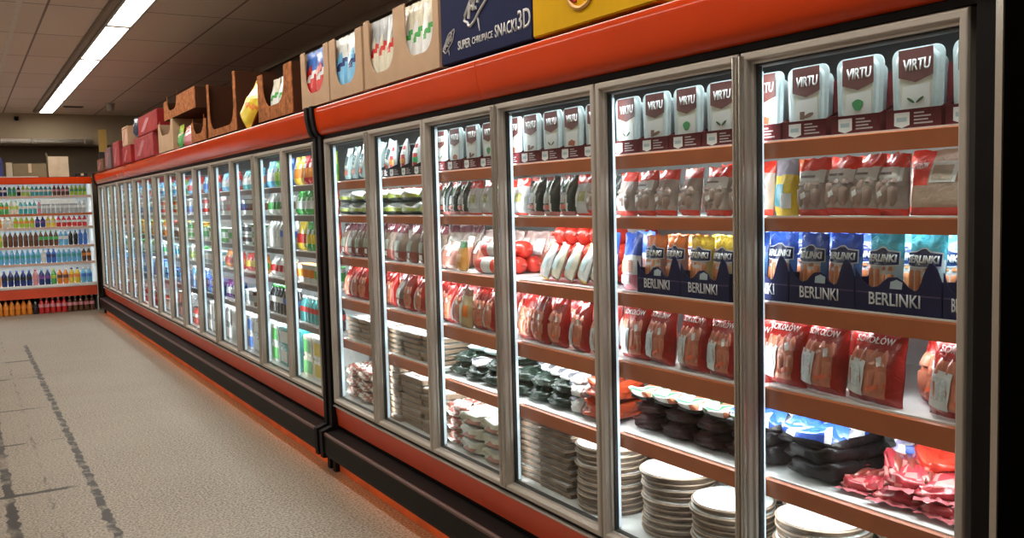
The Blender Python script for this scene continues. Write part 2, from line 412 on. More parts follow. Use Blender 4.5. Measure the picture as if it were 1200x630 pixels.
def cooler(root, y0, y1, bounds, shelf_z, rail_h, railmat, seams, nearend, power, first_handle, mpower=.8):
    """upright glass-door cooler from y0 to y1; bounds = door edges; shelf_z(k) = list of shelf heights for bay k"""
    P = lambda n, mb, m, s=False, par=root: link(n, mb.mesh(n, m, s), par)
    b0, b1 = bounds[0], bounds[-1]
    # body shell
    yi0, yi1 = (y0 + .02, y1 + .0435) if nearend else (y0 - .0435, y1 - .02)
    P('back_panel', MB().box(BACKX, BACKX + .05, yi0, yi1, .10, 1.985), pm('light_grey_liner', (.55, .57, .57), .5))
    P('outer_back', MB().box(BACKX + .05, BACKX + .09, yi0, yi1, .02, 1.985), BLACK)
    P('top_liner', MB().box(1.762, BACKX, yi0, yi1, 1.90, 1.985), HEADER_SHADE)  # liner colour darkened to hold the header's shadow
    P('upper_back_shade', MB().box(BACKX - .012, BACKX - .001, yi0, yi1, 1.64, 1.90), HEADER_SHADE)  # thin dark sheet added as the header's shadow on the back
    P('upper_header', MB().box(1.7425, 1.762, y0 + .02, y1 - .02, 1.800, 1.985), HEADER_SHADE)
    P('roof_panel', MB().box(2.0, BACKX + .09, yi0, yi1, 1.985, 2.0), pm('roof_grey', (.16, .14, .13), .6))
    P('bottom_deck', MB().box(1.752, BACKX, yi0, yi1, .16, .412), SHELF)
    P('header_gap', MB().box(1.708, 1.752, y0 + .02, y1 - .02, 1.838, 1.857), BLACK)
    P('sill_gap', MB().box(1.712, 1.752, y0 + .02, y1 - .02, .372, .393), BLACK)
    lp = [(1.714, .368), (1.708, .374), (1.708, .378), (1.74, .378), (1.74, .262), (1.726, .262)]
    P('lower_panel', MB().prism(lp, y0 + .02, y1 - .02), REDL)
    P('sill_trim', MB().prism([(1.708, .374), (1.700, .3735), (1.700, .379), (1.712, .381)], y0 + .02, y1 - .02), ALU)
    P('lower_recess', MB().box(1.745, 1.752, y0 + .02, y1 - .02, .05, .372), BLACK)
    P('bumper', MB().prism(BUMP, y0 + .02, y1 - .02), DARKM)
    P('bumper_lip', MB().prism([(1.6385, .218), (1.6385, .228), (1.645, .2355), (1.650, .235), (1.645, .228), (1.6405, .218)], y0 + .02, y1 - .02), pm('lip_red', (.09, .03, .02), .35))
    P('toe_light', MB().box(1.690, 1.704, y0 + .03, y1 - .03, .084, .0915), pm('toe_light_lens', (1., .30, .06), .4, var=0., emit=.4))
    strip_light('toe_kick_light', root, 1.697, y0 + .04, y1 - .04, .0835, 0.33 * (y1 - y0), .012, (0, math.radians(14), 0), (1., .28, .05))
    P('kick_plate', MB().box(1.725, 1.745, y0 + .02, y1 - .02, 0, .092), KICK)
    for s0, s1 in zip([y0 + .02] + seams, seams + [y1 - .02]):
        P('canopy', MB().prism(CAN, s0 + (.0015 if s0 > y0 + .03 else 0), s1 - (.0015 if s1 < y1 - .03 else 0)), REDP, 'canopy')
    # end panels that follow the profile of the front
    prof = [(1.70, 0), (1.70, .09), (1.632, .092), (1.628, .24), (1.69, .26), (1.69, 1.85), (1.676, 1.857), (1.664, 1.875), (1.655, 1.91), (1.648, 1.95), (1.645, 2.012), (2.45, 2.012), (2.45, 0)]
    joint = [(1.756 if x > 2 else x, z) for x, z in prof]      # the two coolers are one space inside: the joint is only a facade strip
    ep = [P('end_panel', MB().prism(joint if not nearend else prof, y0 - .022 if not nearend else y0 - .035, y0 + .02), BLACK), P('end_panel', MB().prism(joint if nearend else prof, y1 - .02, y1 + .022), BLACK)]
    ye = (y0 + .0202, y0 + .026) if nearend else (y1 - .026, y1 - .0202)
    P('inner_side', MB().box(1.757, BACKX, *ye, .412, 1.90), pm('grey_side_liner', (.25, .26, .26), .5))
    if nearend:
        P('corner_trim', MB().prism([(1.684, .26), (1.6895, .26), (1.6895, 1.86), (1.684, 1.86)], y0 - .036, y0 - .022), ALU2, par=ep[0])
    # doors
    cache = {}
    for k in range(len(bounds) - 1):
        a, b = bounds[k], bounds[k + 1]; w = round(b - a, 3)
        if w not in cache: cache[w] = make_door_meshes(w)
        fr, ga, gl, hn = cache[w]
        d = link('door', fr, root, (DX, a, DZ0))
        link('gasket', ga, d); link('glass_pane', gl, d)
        link('handle', hn[1] if (k + first_handle) % 2 == 0 else hn[0], d)
    for k, b in enumerate(bounds):                       # inner posts
        P('mullion', MB().box(1.7425, 1.762, b - .022, b + .022, .412, 1.815, bev=.002), pm('white_mullion', (.62, .70, .72), .35, var=.03))
        if k: P('light_lens', MB().box(1.744, 1.760, b - .026, b - .0222, .43, 1.79, bev=.001), pm('lens_glow', (.72, .90, 1.), .4, var=0., emit=.75))
        strip_light('mullion_light', root, 1.775, -.009, .009, 1.11, mpower, 1.36, (0, -PI / 2, 0)).location.y = b
    # shelves, one per door bay
    nl = len(shelf_z(0))
    for k in range(len(bounds) - 1):
        a, b = (bounds[k] * 1.022 + .001 if k else (y0 + .021 if nearend else y0 - .043)), (bounds[k + 1] * 1.022 - .001 if k < len(bounds) - 2 else (y1 + .043 if nearend else y1 - .021))
        for j, z in enumerate(shelf_z(k)):
            z = zz_(z)
            s = P('shelf', MB().box(1.782, BACKX, a, b, z - .015, z).box(1.780, 1.785, a, b, z - .015, z + .003), SHELF)
            P('price_rail', MB().prism([(1.772, z - rail_h[j]), (1.768, z - .004), (1.776, z - .001), (1.780, z - .001), (1.780, z - rail_h[j])], a, b), railmat, par=s)
    for j in range(nl + 1):
        z = zz_(min(shelf_z(k)[j - 1] for k in range(len(bounds) - 1))) - .018 if j else 1.897
        x = 1.845 if j else 1.779
        P('light_strip', MB().box(x - .014, x + .014, b0 + .03, b1 - .03, z - .006, z + .001, bev=.001), LED)
        strip_light('shelf_light', root, x + .004, b0 + .05, b1 - .05, z - .009, power * (1. if j else 1.0), .02, (0, math.radians(-10), 0))
    return root

nb = [1.097 + .6195 * k for k in range(7)]               # six doors of the near cooler
nb[-1] = 4.817
NEAR = empty('glass_door_cooler', (0, 0, 0)); tag(NEAR, 'long upright glass door cooler with red canopy, closest to the black end wall', 'cooler', 'refrigerated display cases')
def near_shelf(k):
    return [[1.62, 1.42, 1.19, .958, .706], [1.62, 1.418, 1.172, .943, .698], [1.62, 1.418, 1.169, .926, .678], [1.618, 1.42, 1.172, .926, .680], [1.612, 1.42, 1.182, .940, .706], [1.612, 1.42, 1.185, .945, .71]][k]
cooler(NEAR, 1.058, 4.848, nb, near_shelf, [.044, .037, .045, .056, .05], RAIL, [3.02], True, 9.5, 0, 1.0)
fb = [4.965 + .629 * k for k in range(16)]
FAR = empty('glass_door_cooler', (0, 0, 0)); tag(FAR, 'longer glass door cooler with red canopy running on to the back corner', 'cooler', 'refrigerated display cases')
FSZ = [1.61, 1.42, 1.19, .985, .722]
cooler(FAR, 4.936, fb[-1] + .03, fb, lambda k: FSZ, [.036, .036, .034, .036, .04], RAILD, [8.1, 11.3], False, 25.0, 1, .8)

# ------------------------------------------------------------------ goods bookkeeping : labels are made after everything is placed
ORD = ['first', 'second', 'third', 'fourth', 'fifth', 'sixth', 'seventh', 'eighth', 'ninth', 'tenth', 'eleventh', 'twelfth', 'thirteenth', 'fourteenth', 'fifteenth', 'sixteenth',
       'seventeenth', 'eighteenth', 'nineteenth', 'twentieth', '21st', '22nd', '23rd', '24th', '25th', '26th', '27th', '28th', '29th', '30th']
SH = ['top shelf', 'second shelf', 'third shelf', 'fourth shelf', 'fifth shelf', 'bottom deck']
GOODS = []
def good(item, look, case, door, level, x, y, z, rot=None, sc=1., key=None):
    if case != 'back':
        x, z = x * RR, zz_(z)
        if case == 'near': y *= RR
        sc = tuple(q * RR for q in sc) if isinstance(sc, tuple) else sc * RR
        if rot: z += .016 * abs(math.sin(rot[0])) + .04 * abs(math.sin(rot[1]))
    o = item.put((x, y, z), rot or (0, 0, -PI / 2), sc)
    GOODS.append((o, look, case, door, level, y if case != 'back' else -x, key, item.cat)); return o
X0 = 1.876                                                # front edge where goods stand

# ---- tray packs of sliced vegan/deli slices in maroon shelf cartons (top shelf)
PALE = pm('pale_tray_plastic', (.62, .76, .78), .22, var=.06, vscale=12, bump=.15, bscale=30, coat=.4)
PALE2 = pm('cream_contents', (.72, .72, .60), .35, var=.10, vscale=30, coat=.3)
MAROON = card('maroon', (.115, .016, .020)); BROWNL = pm('ink_brown_label', (.15, .045, .040), .45, var=.06)
WHI = ink('white', (.85, .86, .84)); GREENI = ink('green', (.05, .32, .10)); CREAM = ink('cream', (.80, .82, .78)); BRN = ink('brownmark', (.2, .1, .06))
def tray_pack(w, h, variant):
    d = .042
    def outline(k):
        ww, hh, r = w - 2 * k, h - k, .022
        pts = [(-ww / 2 + .006, k), (ww / 2 - .006, k)]
        for i in range(7):
            a = PI / 2 * i / 6; pts.append((ww / 2 - r + r * math.cos(a), hh - r + r * math.sin(a)))
        for i in range(7):
            a = PI / 2 + PI / 2 * i / 6; pts.append((-ww / 2 + r + r * math.cos(a), hh - r + r * math.sin(a)))
        return pts
    mb = MB(); L = [(.024, 0), (.018, -.004), (.012, -d + .006), (0, -d + .004), (0, -d), (.010, -d - .001), (.016, -d - .005), (.024, -d - .006)]
    n = len(outline(0))
    for k, y in L:
        for x, z in outline(k): mb.v.append((x, y, max(0, z - .0)))
    for i in range(len(L) - 1):
        for k in range(n):
            mb.f.append([i * n + k, i * n + (k + 1) % n, (i + 1) * n + (k + 1) % n, (i + 1) * n + k]); mb.m.append(0)
    mb.f.append([(len(L) - 1) * n + k for k in range(n)]); mb.m.append(1)
    mb.f.append([k for k in range(n)][::-1]); mb.m.append(0)
    me = mb.mesh('tray_pack', [PALE, PALE2])
    F = -d - .0068
    lw = w * .33
    lab = MB().prism([(-lw, h - .066), (0, h - .080), (lw, h - .066), (lw, h - .004), (-lw, h - .004)], F - .0006, F).mesh('brown_label', BROWNL)
    tx = shift(text_mesh('VIRTU', w * .52, .026, WHI, bold=.02, shear=.12), .004, F - .0008, h - .040)
    parts = [('brown_label', lab), ('lettering', tx)]
    lw2 = w * .27
    pl = MB().prism([(-lw2 - .004, .036), (lw2 + .002, .040), (lw2, h - .084), (-lw2 + .004, h - .088)], F - .0005, F).mesh('paper_label', CREAM)
    parts.append(('paper_label', pl))
    e = MB()
    if variant == 0:
        for q in range(9):
            pass
        e.prism([(.016 * math.cos(a) * (1 + .2 * math.sin(3 * a)), .066 + .014 * math.sin(a)) for a in [2 * PI * i / 12 for i in range(12)]], F - .0012, F - .0006)
        em = GREENI
    elif variant == 1:
        e.prism([(-.020, .046), (-.004, .046), (-.004, .066), (-.020, .066)], F - .0012, F - .0006)
        e.prism([(.010 + .016 * math.cos(a), .055 + .007 * math.sin(a + .6)) for a in [2 * PI * i / 10 for i in range(10)]], F - .0012, F - .0006)
        em = BRN
    elif variant == 2:
        for q in (-1, 1): e.prism([(q * .012 + .010 * math.cos(a), .062 + .007 * math.sin(a + q)) for a in [2 * PI * i / 10 for i in range(10)]], F - .0012, F - .0006)
        em = ink('darkgreen', (.04, .12, .06))
    else:
        e.prism([(-.022, .048), (.02, .044), (.024, .06), (.0, .068), (-.02, .06)], F - .0012, F - .0006)
        em = ink('rust', (.45, .12, .05))
    parts.append(('emblem', e.mesh('emblem', em)))
    return Item('tray_pack', me, 'food pack', parts)
def shelf_carton(w, mat, shield=True, h=.166, lip=.046, dep=.20):
    t = .003; mb = MB()
    mb.box(-w / 2, w / 2, 0, t, 0, lip); mb.box(-w / 2, w / 2, 0, dep, 0, t); mb.box(-w / 2, w / 2, dep - t, dep, 0, h)
    for s in (-1, 1):
        x0 = s * w / 2 - (t if s > 0 else 0)
        pts = [(t, t), (dep - t, t), (dep - t, h), (.09, h), (.06, h * .75), (.05, lip + .02), (t, lip)]
        vs = [(x0, y, z) for y, z in pts] + [(x0 + t, y, z) for y, z in pts]; n = len(pts)
        mb.add(vs, [list(range(n)), list(range(n, 2 * n))[::-1]] + [(i, n + i, n + (i + 1) % n, (i + 1) % n) for i in range(n)])
    me = mb.mesh('shelf_carton', mat); parts = []
    if shield:
        sx = -w * .20
        sh = MB().prism([(sx - .021, .010), (sx, .004), (sx + .021, .010), (sx + .021, .039), (sx - .021, .039)], -.0008, 0).mesh('shield_mark', WHI)
        ln = MB()
        for k, q in enumerate((.030, .050, .042, .056)): ln.box(w * .02, w * .02 + q * .9, -.0006, 0, .034 - k * .0078, .0375 - k * .0078)
        inn = MB().box(sx - .014, sx + .014, -.0012, -.0008, .018, .028).mesh('shield_bar', ink('paleblue', (.45, .58, .62)))
        parts = [('shield_mark', sh, [('shield_bar', inn)]), ('printed_lines', ln.mesh('printed_lines', ink('greypink', (.50, .42, .42))))]
    return Item('shelf_carton', me, 'carton', parts)
CART = shelf_carton(.150, MAROON); CARTK = shelf_carton(.148, card('blackcarton', (.018, .018, .022)))
TP = [tray_pack(.138, .182, v) for v in range(4)]
marks = ['green emblem', 'brown mark', 'dark leaves', 'rust picture']
cols = [[1.19, 1.348, 1.507, 1.666], [1.815, 1.975, 2.122, 2.27, 2.415], [2.588, 2.730, 2.863, 3.007, 3.145], [3.335, 3.482, 3.638, 3.785]]
var = [[0, 2, 0, 1], [3, 2, 0, 1, 2], [1, 3, 2, 1, 3], [0, 1, 3, 2]]
for k in range(4):
    for y, v in zip(cols[k], var[k]):
        z = near_shelf(k)[0] + .001
        y = 1.207 if y == 1.19 else y
        good(CART, 'maroon shelf carton with white shield', 'near', k, 0, X0, y, z, None, (.8 if y == 1.207 else .95, 1, 1))
        good(TP[v], 'clear tray pack with %s' % marks[v], 'near', k, 0, X0 + .060, y, z + .004, (0, 0, -PI / 2 + R.uniform(-.04, .0)), (.8 if y == 1.207 else 1, 1, 1))
# door five: black cartons with narrow pale packs standing edge on
def side_pack(seed, accent):
    me, fy = pouch(.115, .185, .055, lambda s, t: 0, [film('palegrey', (.62, .70, .70))], seed=seed, top=.02, bot=.02, wr=.004, name='slice_pack')
    l = patch(fy, .015, .05, .03, .15, film('redstripe', (.55, .05, .05)), name='side_label')
    l2 = patch(fy, .012, .052, .06, .085, film(accent[0], accent[1]), off=.003, name='band')
    l3 = patch(fy, .012, .052, .105, .13, WHI, off=.003, name='band')
    return Item('slice_pack', me, 'food pack', [('side_label', l, [('band', l2), ('band', l3)])])
SP = [side_pack(3, ('accgreen', (.05, .4, .12))), side_pack(4, ('accorange', (.7, .25, .05)))]
for k, (y, q) in enumerate([(3.99, 0), (4.14, 0), (4.285, 1), (4.42, 1)]):
    z = near_shelf(4)[0] + .001
    good(CARTK, 'black shelf carton with white shield', 'near', 4, 0, X0, y, z)
    good(SP[q], 'pale slice pack with %s band' % ('green' if q == 0 else 'orange'), 'near', 4, 0, X0 + .072, y, z + .004, (-.03, 0, -PI / 2 - .35))

# ---- second shelf : sausage pouches
CLEARP = pm('grey_film', (.40, .33, .30), .25, var=.18, vscale=22, bump=.35, bscale=30, coat=.5)
REDF = film('red', (.62, .02, .015)); REDB = film('brightred', (.75, .05, .03)); WHF = film('white', (.78, .79, .77)); GREYF = film('grey', (.48, .46, .45))
PINKF = film('pinkmeat', (.55, .24, .18)); TANF = film('tan', (.55, .38, .25)); YELF = film('yellow', (.78, .55, .05)); DKF = pm('film_dark', (.012, .009, .010), .33, var=.2, bump=.4, bscale=30, spec=.18); GRNF = film('green', (.06, .28, .10))
BLUF = film('blue', (.03, .10, .50)); CYAF = film('cyan', (.10, .55, .68)); NAVF = film('navy', (.010, .018, .085)); ORAF = film('orange', (.75, .20, .03)); BRNF = film('brown', (.16, .07, .04)); MEATF = film('meat', (.36, .09, .055))
MAGF = film('magenta', (.50, .03, .16)); OLIF = film('olive', (.22, .22, .08)); LTEAL = film('paleteal', (.55, .72, .70)); BEIGE = film('beige', (.60, .50, .40)); DGRN = pm('film_deepgreen', (.010, .022, .014), .33, var=.25, bump=.4, bscale=30, spec=.4); PURF = film('purple', (.12, .05, .30))
def sausage_rods(fy, w, z0, z1, n, mat, r=.011, spread=.30, sink=.35):
    out = []
    for k in range(n):
        x = (-spread + 2 * spread * (k + .5) / n) * w
        pts = []
        for q in range(7):
            z = z0 + (z1 - z0) * q / 6; pts.append((x, fy(x, z) + r * sink, z))
        out.append(('sausage', MB().tube(pts, [r * .55, r * .95, r, r, r, r * .95, r * .55], 8).mesh('sausage', mat, True)))
    return out
SAUS = pm('frankfurter', (.55, .22, .11), .35, var=.12, vscale=40, coat=.5)
SAUSR = pm('roasted_frankfurter', (.52, .17, .06), .3, var=.15, vscale=40, coat=.5)
SAUSG = pm('greyish_sausage', (.42, .30, .26), .35, var=.12, vscale=40, coat=.5)
def sausage_pouch(seed, w=.105, h=.148, label=True, mid=None):
    def zone(s, t):
        if t > .80 or t < .12: return 1
        if .56 < t < .80 and abs(s) < .84: return 2 if label else 0
        return 0
    me, fy = pouch(w, h, .05, zone, [mid or CLEARP, REDB, WHF], seed=seed, top=.05, bot=.03, wr=.005, name='sausage_pouch')
    parts = sausage_rods(fy, w, .022, h * .60, 3, SAUSG, .013, .34, .45)
    if label:
        parts.append(('label', patch(fy, -w * .33, w * .33, h * .60, h * .78, WHF, off=.003, name='label')))
        parts.append(('label_print', patch(fy, -w * .27, w * .20, h * .66, h * .70, film('printgrey', (.25, .22, .22)), off=.004, name='label_print')))
    parts.append(('tag', patch(fy, -.012, .006, h * .30, h * .40, WHF, off=.012, roll=.4, name='tag')))
    return Item('sausage_pouch', me, 'sausage pouch', parts)
SPO = [sausage_pouch(11), sausage_pouch(12), sausage_pouch(13, label=False), sausage_pouch(14, .115)]
# yellow pack with a blue bird-like mark left plain: a teal blob stands in for the mascot
def yellow_pack():
    me, fy = pouch(.088, .15, .04, lambda s, t: 1 if t > .72 else 0, [YELF, film('greyprint', (.30, .30, .36))], seed=21, name='sausage_pouch')
    return Item('sausage_pouch', me, 'sausage pouch', [('picture_patch', patch(fy, -.028, .012, .025, .085, film('teal', (.03, .30, .42)), name='picture_patch', shape=lambda u, v, x, z: (x * (1 - .5 * abs(v - .5)), z))),
                                                      ('pale_patch', patch(fy, .004, .034, .02, .06, WHF, off=.0035, name='pale_patch'))])
YP = yellow_pack()
def wide_pack():
    def zone(s, t):
        if t < .10: return 1
        if t > .45 and s < -.28: return 1
        return 0
    me, fy = pouch(.185, .150, .055, zone, [film('hamtan', (.50, .36, .27)), REDB], nu=18, seed=22, name='ham_pack')
    tx = shift(text_mesh('SOKOŁÓW', .052, .018, WHI, name='lettering', bold=.01), -.062, 0, .115, fy=fy, off=.003)
    lab = patch(fy, -.024, .040, .072, .122, WHF, off=.003, name='label')
    return Item('ham_pack', me, 'ham pack', [('lettering', tx), ('label', lab, [('label_print', patch(fy, -.018, .03, .078, .112, film('printbeige', (.50, .42, .34)), off=.0045, name='label_print'))]),
                                            ('food_picture', patch(fy, .044, .086, .075, .118, film('foodpic', (.60, .22, .10)), off=.005, name='food_picture'))])
WP = wide_pack()
z = near_shelf(0)[1] + .001
for it, y, lk in ((SPO[2], 1.845, 'pinkish sausage pouch'), (YP, 1.748, 'yellow sausage pouch with teal picture'), (SPO[0], 1.655, 'red-topped grey sausage pouch'), (SPO[1], 1.570, 'red-topped grey sausage pouch'),
                  (SPO[0], 1.492, 'red-topped grey sausage pouch, turned'), (SPO[1], 1.418, 'red-topped grey sausage pouch, turned'), (WP, 1.285, 'wide tan ham pack with white label')):
    good(it, lk, 'near', 0, 1, X0 + .03, y, z, (R.uniform(-.12, -.02), 0, -PI / 2 + (R.uniform(-.12, .1) if y > 1.5 else -.28 if y > 1.4 else 0)), 1.)
for q, y in enumerate((1.42, 1.31, 1.20)): good(SPO[q % 2], 'red-topped sausage pouch in rear row', 'near', 0, 1, X0 + .16, y, z, (-.1, 0, -PI / 2))
z = near_shelf(1)[1] + .001
for q, y in enumerate((1.90, 2.01, 2.13, 2.24, 2.335, 2.435)):
    good(SPO[(3, 3, 2, 2, 0, 2)[q]], 'grey sausage pouch with %s' % ('white header label' if q in (0, 1, 4) else 'red top'), 'near', 1, 1, X0 + .03, y, z, (R.uniform(-.12, -.02), 0, -PI / 2 + R.uniform(-.25, -.05)), (1.08, 1, .97))
for q, y in enumerate((1.86, 1.98, 2.10)): good(SPO[2], 'red sausage pouch in rear row', 'near', 1, 1, X0 + .17, y, z, (-.08, 0, -PI / 2), 1.05)
# doors three and four : dark green / white striped pouches
def stripe_pouch(seed, w=.10):
    me, fy = pouch(w, .148, .045, lambda s, t: 2 if t < .10 or (t > .9 and s < 0) else 1 if abs(s - .35 + .5 * (t - .3)) < .14 else 3 if (abs(s + .35 - .5 * (t - .5)) < .10) else 0, [film('blackgreen', (.022, .035, .03)), WHF, film('pinkish', (.55, .18, .16)), film('leafgreen', (.10, .30, .14))], nu=18, nv=20, seed=seed, name='striped_pouch')
    return Item('striped_pouch', me, 'sausage pouch', [('label', patch(fy, -.026, .014, .045, .085, film('greylabel', (.42, .42, .40)), off=.0035, name='label')), ('food_picture', patch(fy, -.03, .02, .022, .04, film('foodred', (.50, .12, .08)), off=.0035, name='food_picture'))])
STP = [stripe_pouch(31), stripe_pouch(32)]
def grey_box_pouch(seed):
    me, fy = pouch(.12, .148, .05, lambda s, t: 1 if t > .78 or t < .06 else 0, [film('palegrey2', (.55, .56, .55)), REDB], seed=seed, name='ham_pouch')
    return Item('ham_pouch', me, 'ham pouch', [('picture', patch(fy, -.01, .035, .05, .085, film('foodgreen', (.30, .28, .10)), off=.003, name='picture')), ('label', patch(fy, -.045, -.01, .03, .10, WHF, off=.003, name='label'))])
GBP = grey_box_pouch(33)
z = near_shelf(2)[1] + .001
for it, y, lk in ((SPO[2], 2.62, 'grey sausage pouch with red base'), (GBP, 2.685, 'pale ham pouch with red top'), (STP[0], 2.79, 'black and white striped pouch'), (STP[1], 2.90, 'black and white striped pouch'), (STP[0], 3.01, 'black and white striped pouch'), (GBP, 3.125, 'pale ham pouch with red top')):
    good(it, lk, 'near', 2, 1, X0 + .035, y, z, (R.uniform(-.14, -.04), 0, -PI / 2 + R.uniform(-.2, .0)))
z = near_shelf(3)[1] + .001
for it, y, lk in ((GBP, 3.27, 'pale ham pouch with red top'), (GBP, 3.39, 'pale ham pouch with red top'), (GBP, 3.50, 'pale ham pouch with red top'), (STP[1], 3.60, 'black and white striped pouch'), (STP[0], 3.69, 'black and white striped pouch'), (STP[1], 3.78, 'black and white striped pouch')):
    good(it, lk, 'near', 3, 1, X0 + .035, y, z, (R.uniform(-.14, -.04), 0, -PI / 2 + R.uniform(-.2, .0)))

# ---- third shelf : frankfurter packs in navy arched cartons
NAVC = card('navy', (.012, .014, .055)); WHB = ink('offwhite', (.70, .70, .72))
def frank_pack(seed, topmat, key, under):
    w, h = .098, .182
    me, fy = pouch(w, h, .042, lambda s, t: 2 if t < .60 and abs(s) < .72 else (1 if t < .70 else 0), [topmat, under, film('windowwhite', (.62, .58, .54))], nu=16, nv=22, seed=seed, top=.04, bot=.03, wr=.004, name='frankfurter_pack')
    def band(u, v, x, z):
        s = 2 * u - 1
        return x, z + .008 * max(0, 1 - (s / .35) ** 2) * v + .006 * (1 - s * s) * (v - .5)
    b = patch(fy, -w * .44, w * .44, .110, .138, NAVF, nu=14, nv=4, off=.0035, shape=band, name='name_band')
    ol = patch(fy, -w * .46, w * .46, .107, .141, WHB, nu=14, nv=4, off=.0028, shape=band, name='band_outline')
    tx = shift(text_mesh('BERLINKI', w * .80, .018, WHI, bold=.035), 0, 0, .1245, fy=fy, off=.0048)
    parts = [('name_band', b, [('band_outline', ol), ('lettering', tx)])] + sausage_rods(fy, w, .035, .108, 4, SAUSR, .0095, .34, .55)
    return Item('frankfurter_pack', me, 'frankfurter pack', parts)
FP = {'blue': frank_pack(41, BLUF, 'b', film('midblue', (.10, .25, .55))), 'cyan': frank_pack(42, CYAF, 'c', film('icewhite', (.55, .72, .76))), 'orange': frank_pack(43, ORAF, 'o', film('redwhite', (.55, .30, .25))), 'yellow': frank_pack(44, YELF, 'y', film('yelwhite', (.62, .52, .22)))}
def arch_carton(w):
    def front():
        pr = [(0, .105), (.03, .095), (.10, .072), (.20, .060), (.28, .064), (.34, .076), (.40, .086), (.50, .088), (.57, .080), (.63, .066), (.70, .058), (.74, .062), (.775, .078), (.80, .096), (.83, .112), (.86, .122), (.89, .125), (.92, .121), (.95, .111), (.98, .094), (1, .082)]
        return [(-w / 2, 0), (w / 2, 0)] + [(-w / 2 + f * w, z) for f, z in reversed(pr)]
    mb = MB().prism(front(), -.003, 0); dep = .21
    mb.box(-w / 2, w / 2, 0, dep, 0, .003); mb.box(-w / 2, w / 2, dep - .003, dep, 0, .13)
    for s in (-1, 1):
        x0 = s * w / 2 - (.003 if s > 0 else 0)
        pts = [(0, .003), (dep - .003, .003), (dep - .003, .13), (.14, .13), (.09, .115), (.05, .08), (0, .083)]
        n = len(pts)
        mb.add([(x0, y, zz) for y, zz in pts] + [(x0 + .003, y, zz) for y, zz in pts], [list(range(n)), list(range(n, 2 * n))[::-1]] + [(i, n + i, n + (i + 1) % n, (i + 1) % n) for i in range(n)])
    me = mb.mesh('display_carton', NAVC)
    tx = shift(text_mesh('BERLINKI', w * .60, .030, WHB, bold=.012), -w * .03, -.0032, .034)
    em = MB().prism([(-.018, .060), (.014, .060), (.016, .076), (0, .082), (-.016, .076)], -.0042, -.003).mesh('crest', ink('palecrest', (.42, .50, .55)))
    bd = MB().box(-w / 2 + .002, w / 2 - .002, -.0038, -.003, .046, .049).mesh('trim_line', ink('violet', (.06, .03, .12)))
    return Item('display_carton', me, 'carton', [('lettering', tx), ('crest', em), ('trim_line', bd)])
AC = {.232: arch_carton(.232), .206: arch_carton(.206), .122: arch_carton(.122)}
def frank_set(door, yc, w, colours, n=2):
    z = near_shelf(door)[2] + .001
    good(AC[w], 'navy arched carton of %s frankfurter packs' % colours[0], 'near', door, 2, X0, yc, z)
    for k in range(n):
        c = colours[k % len(colours)]
        good(FP[c], '%s-topped frankfurter pack' % c, 'near', door, 2, X0 + .042, yc + w * (-.02 if n == 1 else (.27 - .47 * k)), z + .004, (R.uniform(-.06, 0), 0, -PI / 2 + R.uniform(-.15, .02)), 1.)
    for k in range(n):
        c = colours[k % len(colours)]
        good(FP[c], '%s-topped frankfurter pack in back of carton' % c, 'near', door, 2, X0 + .125, yc + w * (0 if n == 1 else .25 - .46 * k), z + .004, (R.uniform(-.04, 0), 0, -PI / 2), 1.)
frank_set(0, 1.205, .122, ['blue'], 1); frank_set(0, 1.386, .232, ['cyan']); frank_set(0, 1.609, .206, ['blue']); frank_set(0, 1.820, .206, ['blue'])
frank_set(1, 2.040, .206, ['yellow']); frank_set(1, 2.250, .206, ['orange'])
def blue_pack(seed):
    me, fy = pouch(.10, .19, .045, lambda s, t: 0 if t > .6 else 1 if t > .3 else 2, [BLUF, WHF, film('pinkfood', (.62, .20, .25))], seed=seed, name='slice_pouch')
    return Item('slice_pouch', me, 'food pouch', [('picture', patch(fy, -.03, .03, .06, .10, film('hampic', (.60, .28, .20)), off=.003, name='picture')), ('label', patch(fy, -.03, .02, .02, .05, WHF, off=.003, name='label'))])
BP = blue_pack(45)
z = near_shelf(1)[2] + .001
good(BP, 'blue and white slice pouch with pink picture', 'near', 1, 2, X0 + .03, 2.42, z, (-.05, 0, -PI / 2 - .1))
good(BP, 'blue and white slice pouch pushed back', 'near', 1, 2, X0 + .12, 2.47, z, (-.05, 0, -PI / 2))
# door three : white and yellow slice packs leaning in front of red ham rolls
def roll_item(r, L, band=True):
    pr = [(.25 * r, 0), (.6 * r, .004), (.9 * r, .014), (r, .03), (r, L * .32), (r, L * .34), (r, L * .66), (r, L * .68), (r, L - .03), (.9 * r, L - .014), (.6 * r, L - .004), (.25 * r, L)]
    zn = [0, 0, 0, 0, 0, 1, 1, 0, 0, 0, 0, 0] if band else [0] * 12
    me = MB().lathe(pr, 18, zones=zn).mesh('ham_roll', [REDB, WHF], True)
    for v in me.vertices: v.co = (v.co.x, v.co.z, v.co.y + r)          # lie along local y
    me.flip_normals()
    clip = MB().tube([(0, -.001, r), (0, -.016, r), (0, -.022, r * 1.15)], [.006, .005, .009], 8).mesh('end_clip', film('cliptail', (.55, .10, .08)))
    return Item('ham_roll', me, 'ham roll', [('end_clip', clip)])
ROLL = roll_item(.038, .24); ROLLW = roll_item(.036, .22)
z = near_shelf(2)[2] + .001
def slice_wedge(seed, a, b, nm):
    me, fy = pouch(.105, .135, .032, lambda s, t: 1 if s < -.45 - .2 * t or t < .08 else 0, [a, b], seed=seed, top=.06, bot=.05, name='slice_pack')
    return Item('slice_pack', me, 'slice pack', [('round_mark', patch(fy, -.012, .036, .035, .085, LTEAL, off=.003, name='round_mark')), ('edge_strip', patch(fy, -.046, -.030, .01, .12, nm, off=.003, name='edge_strip'))])
SW = [slice_wedge(51, WHF, YELF, YELF), slice_wedge(52, film('creamwhite', (.72, .66, .52)), BRNF, BRNF)]
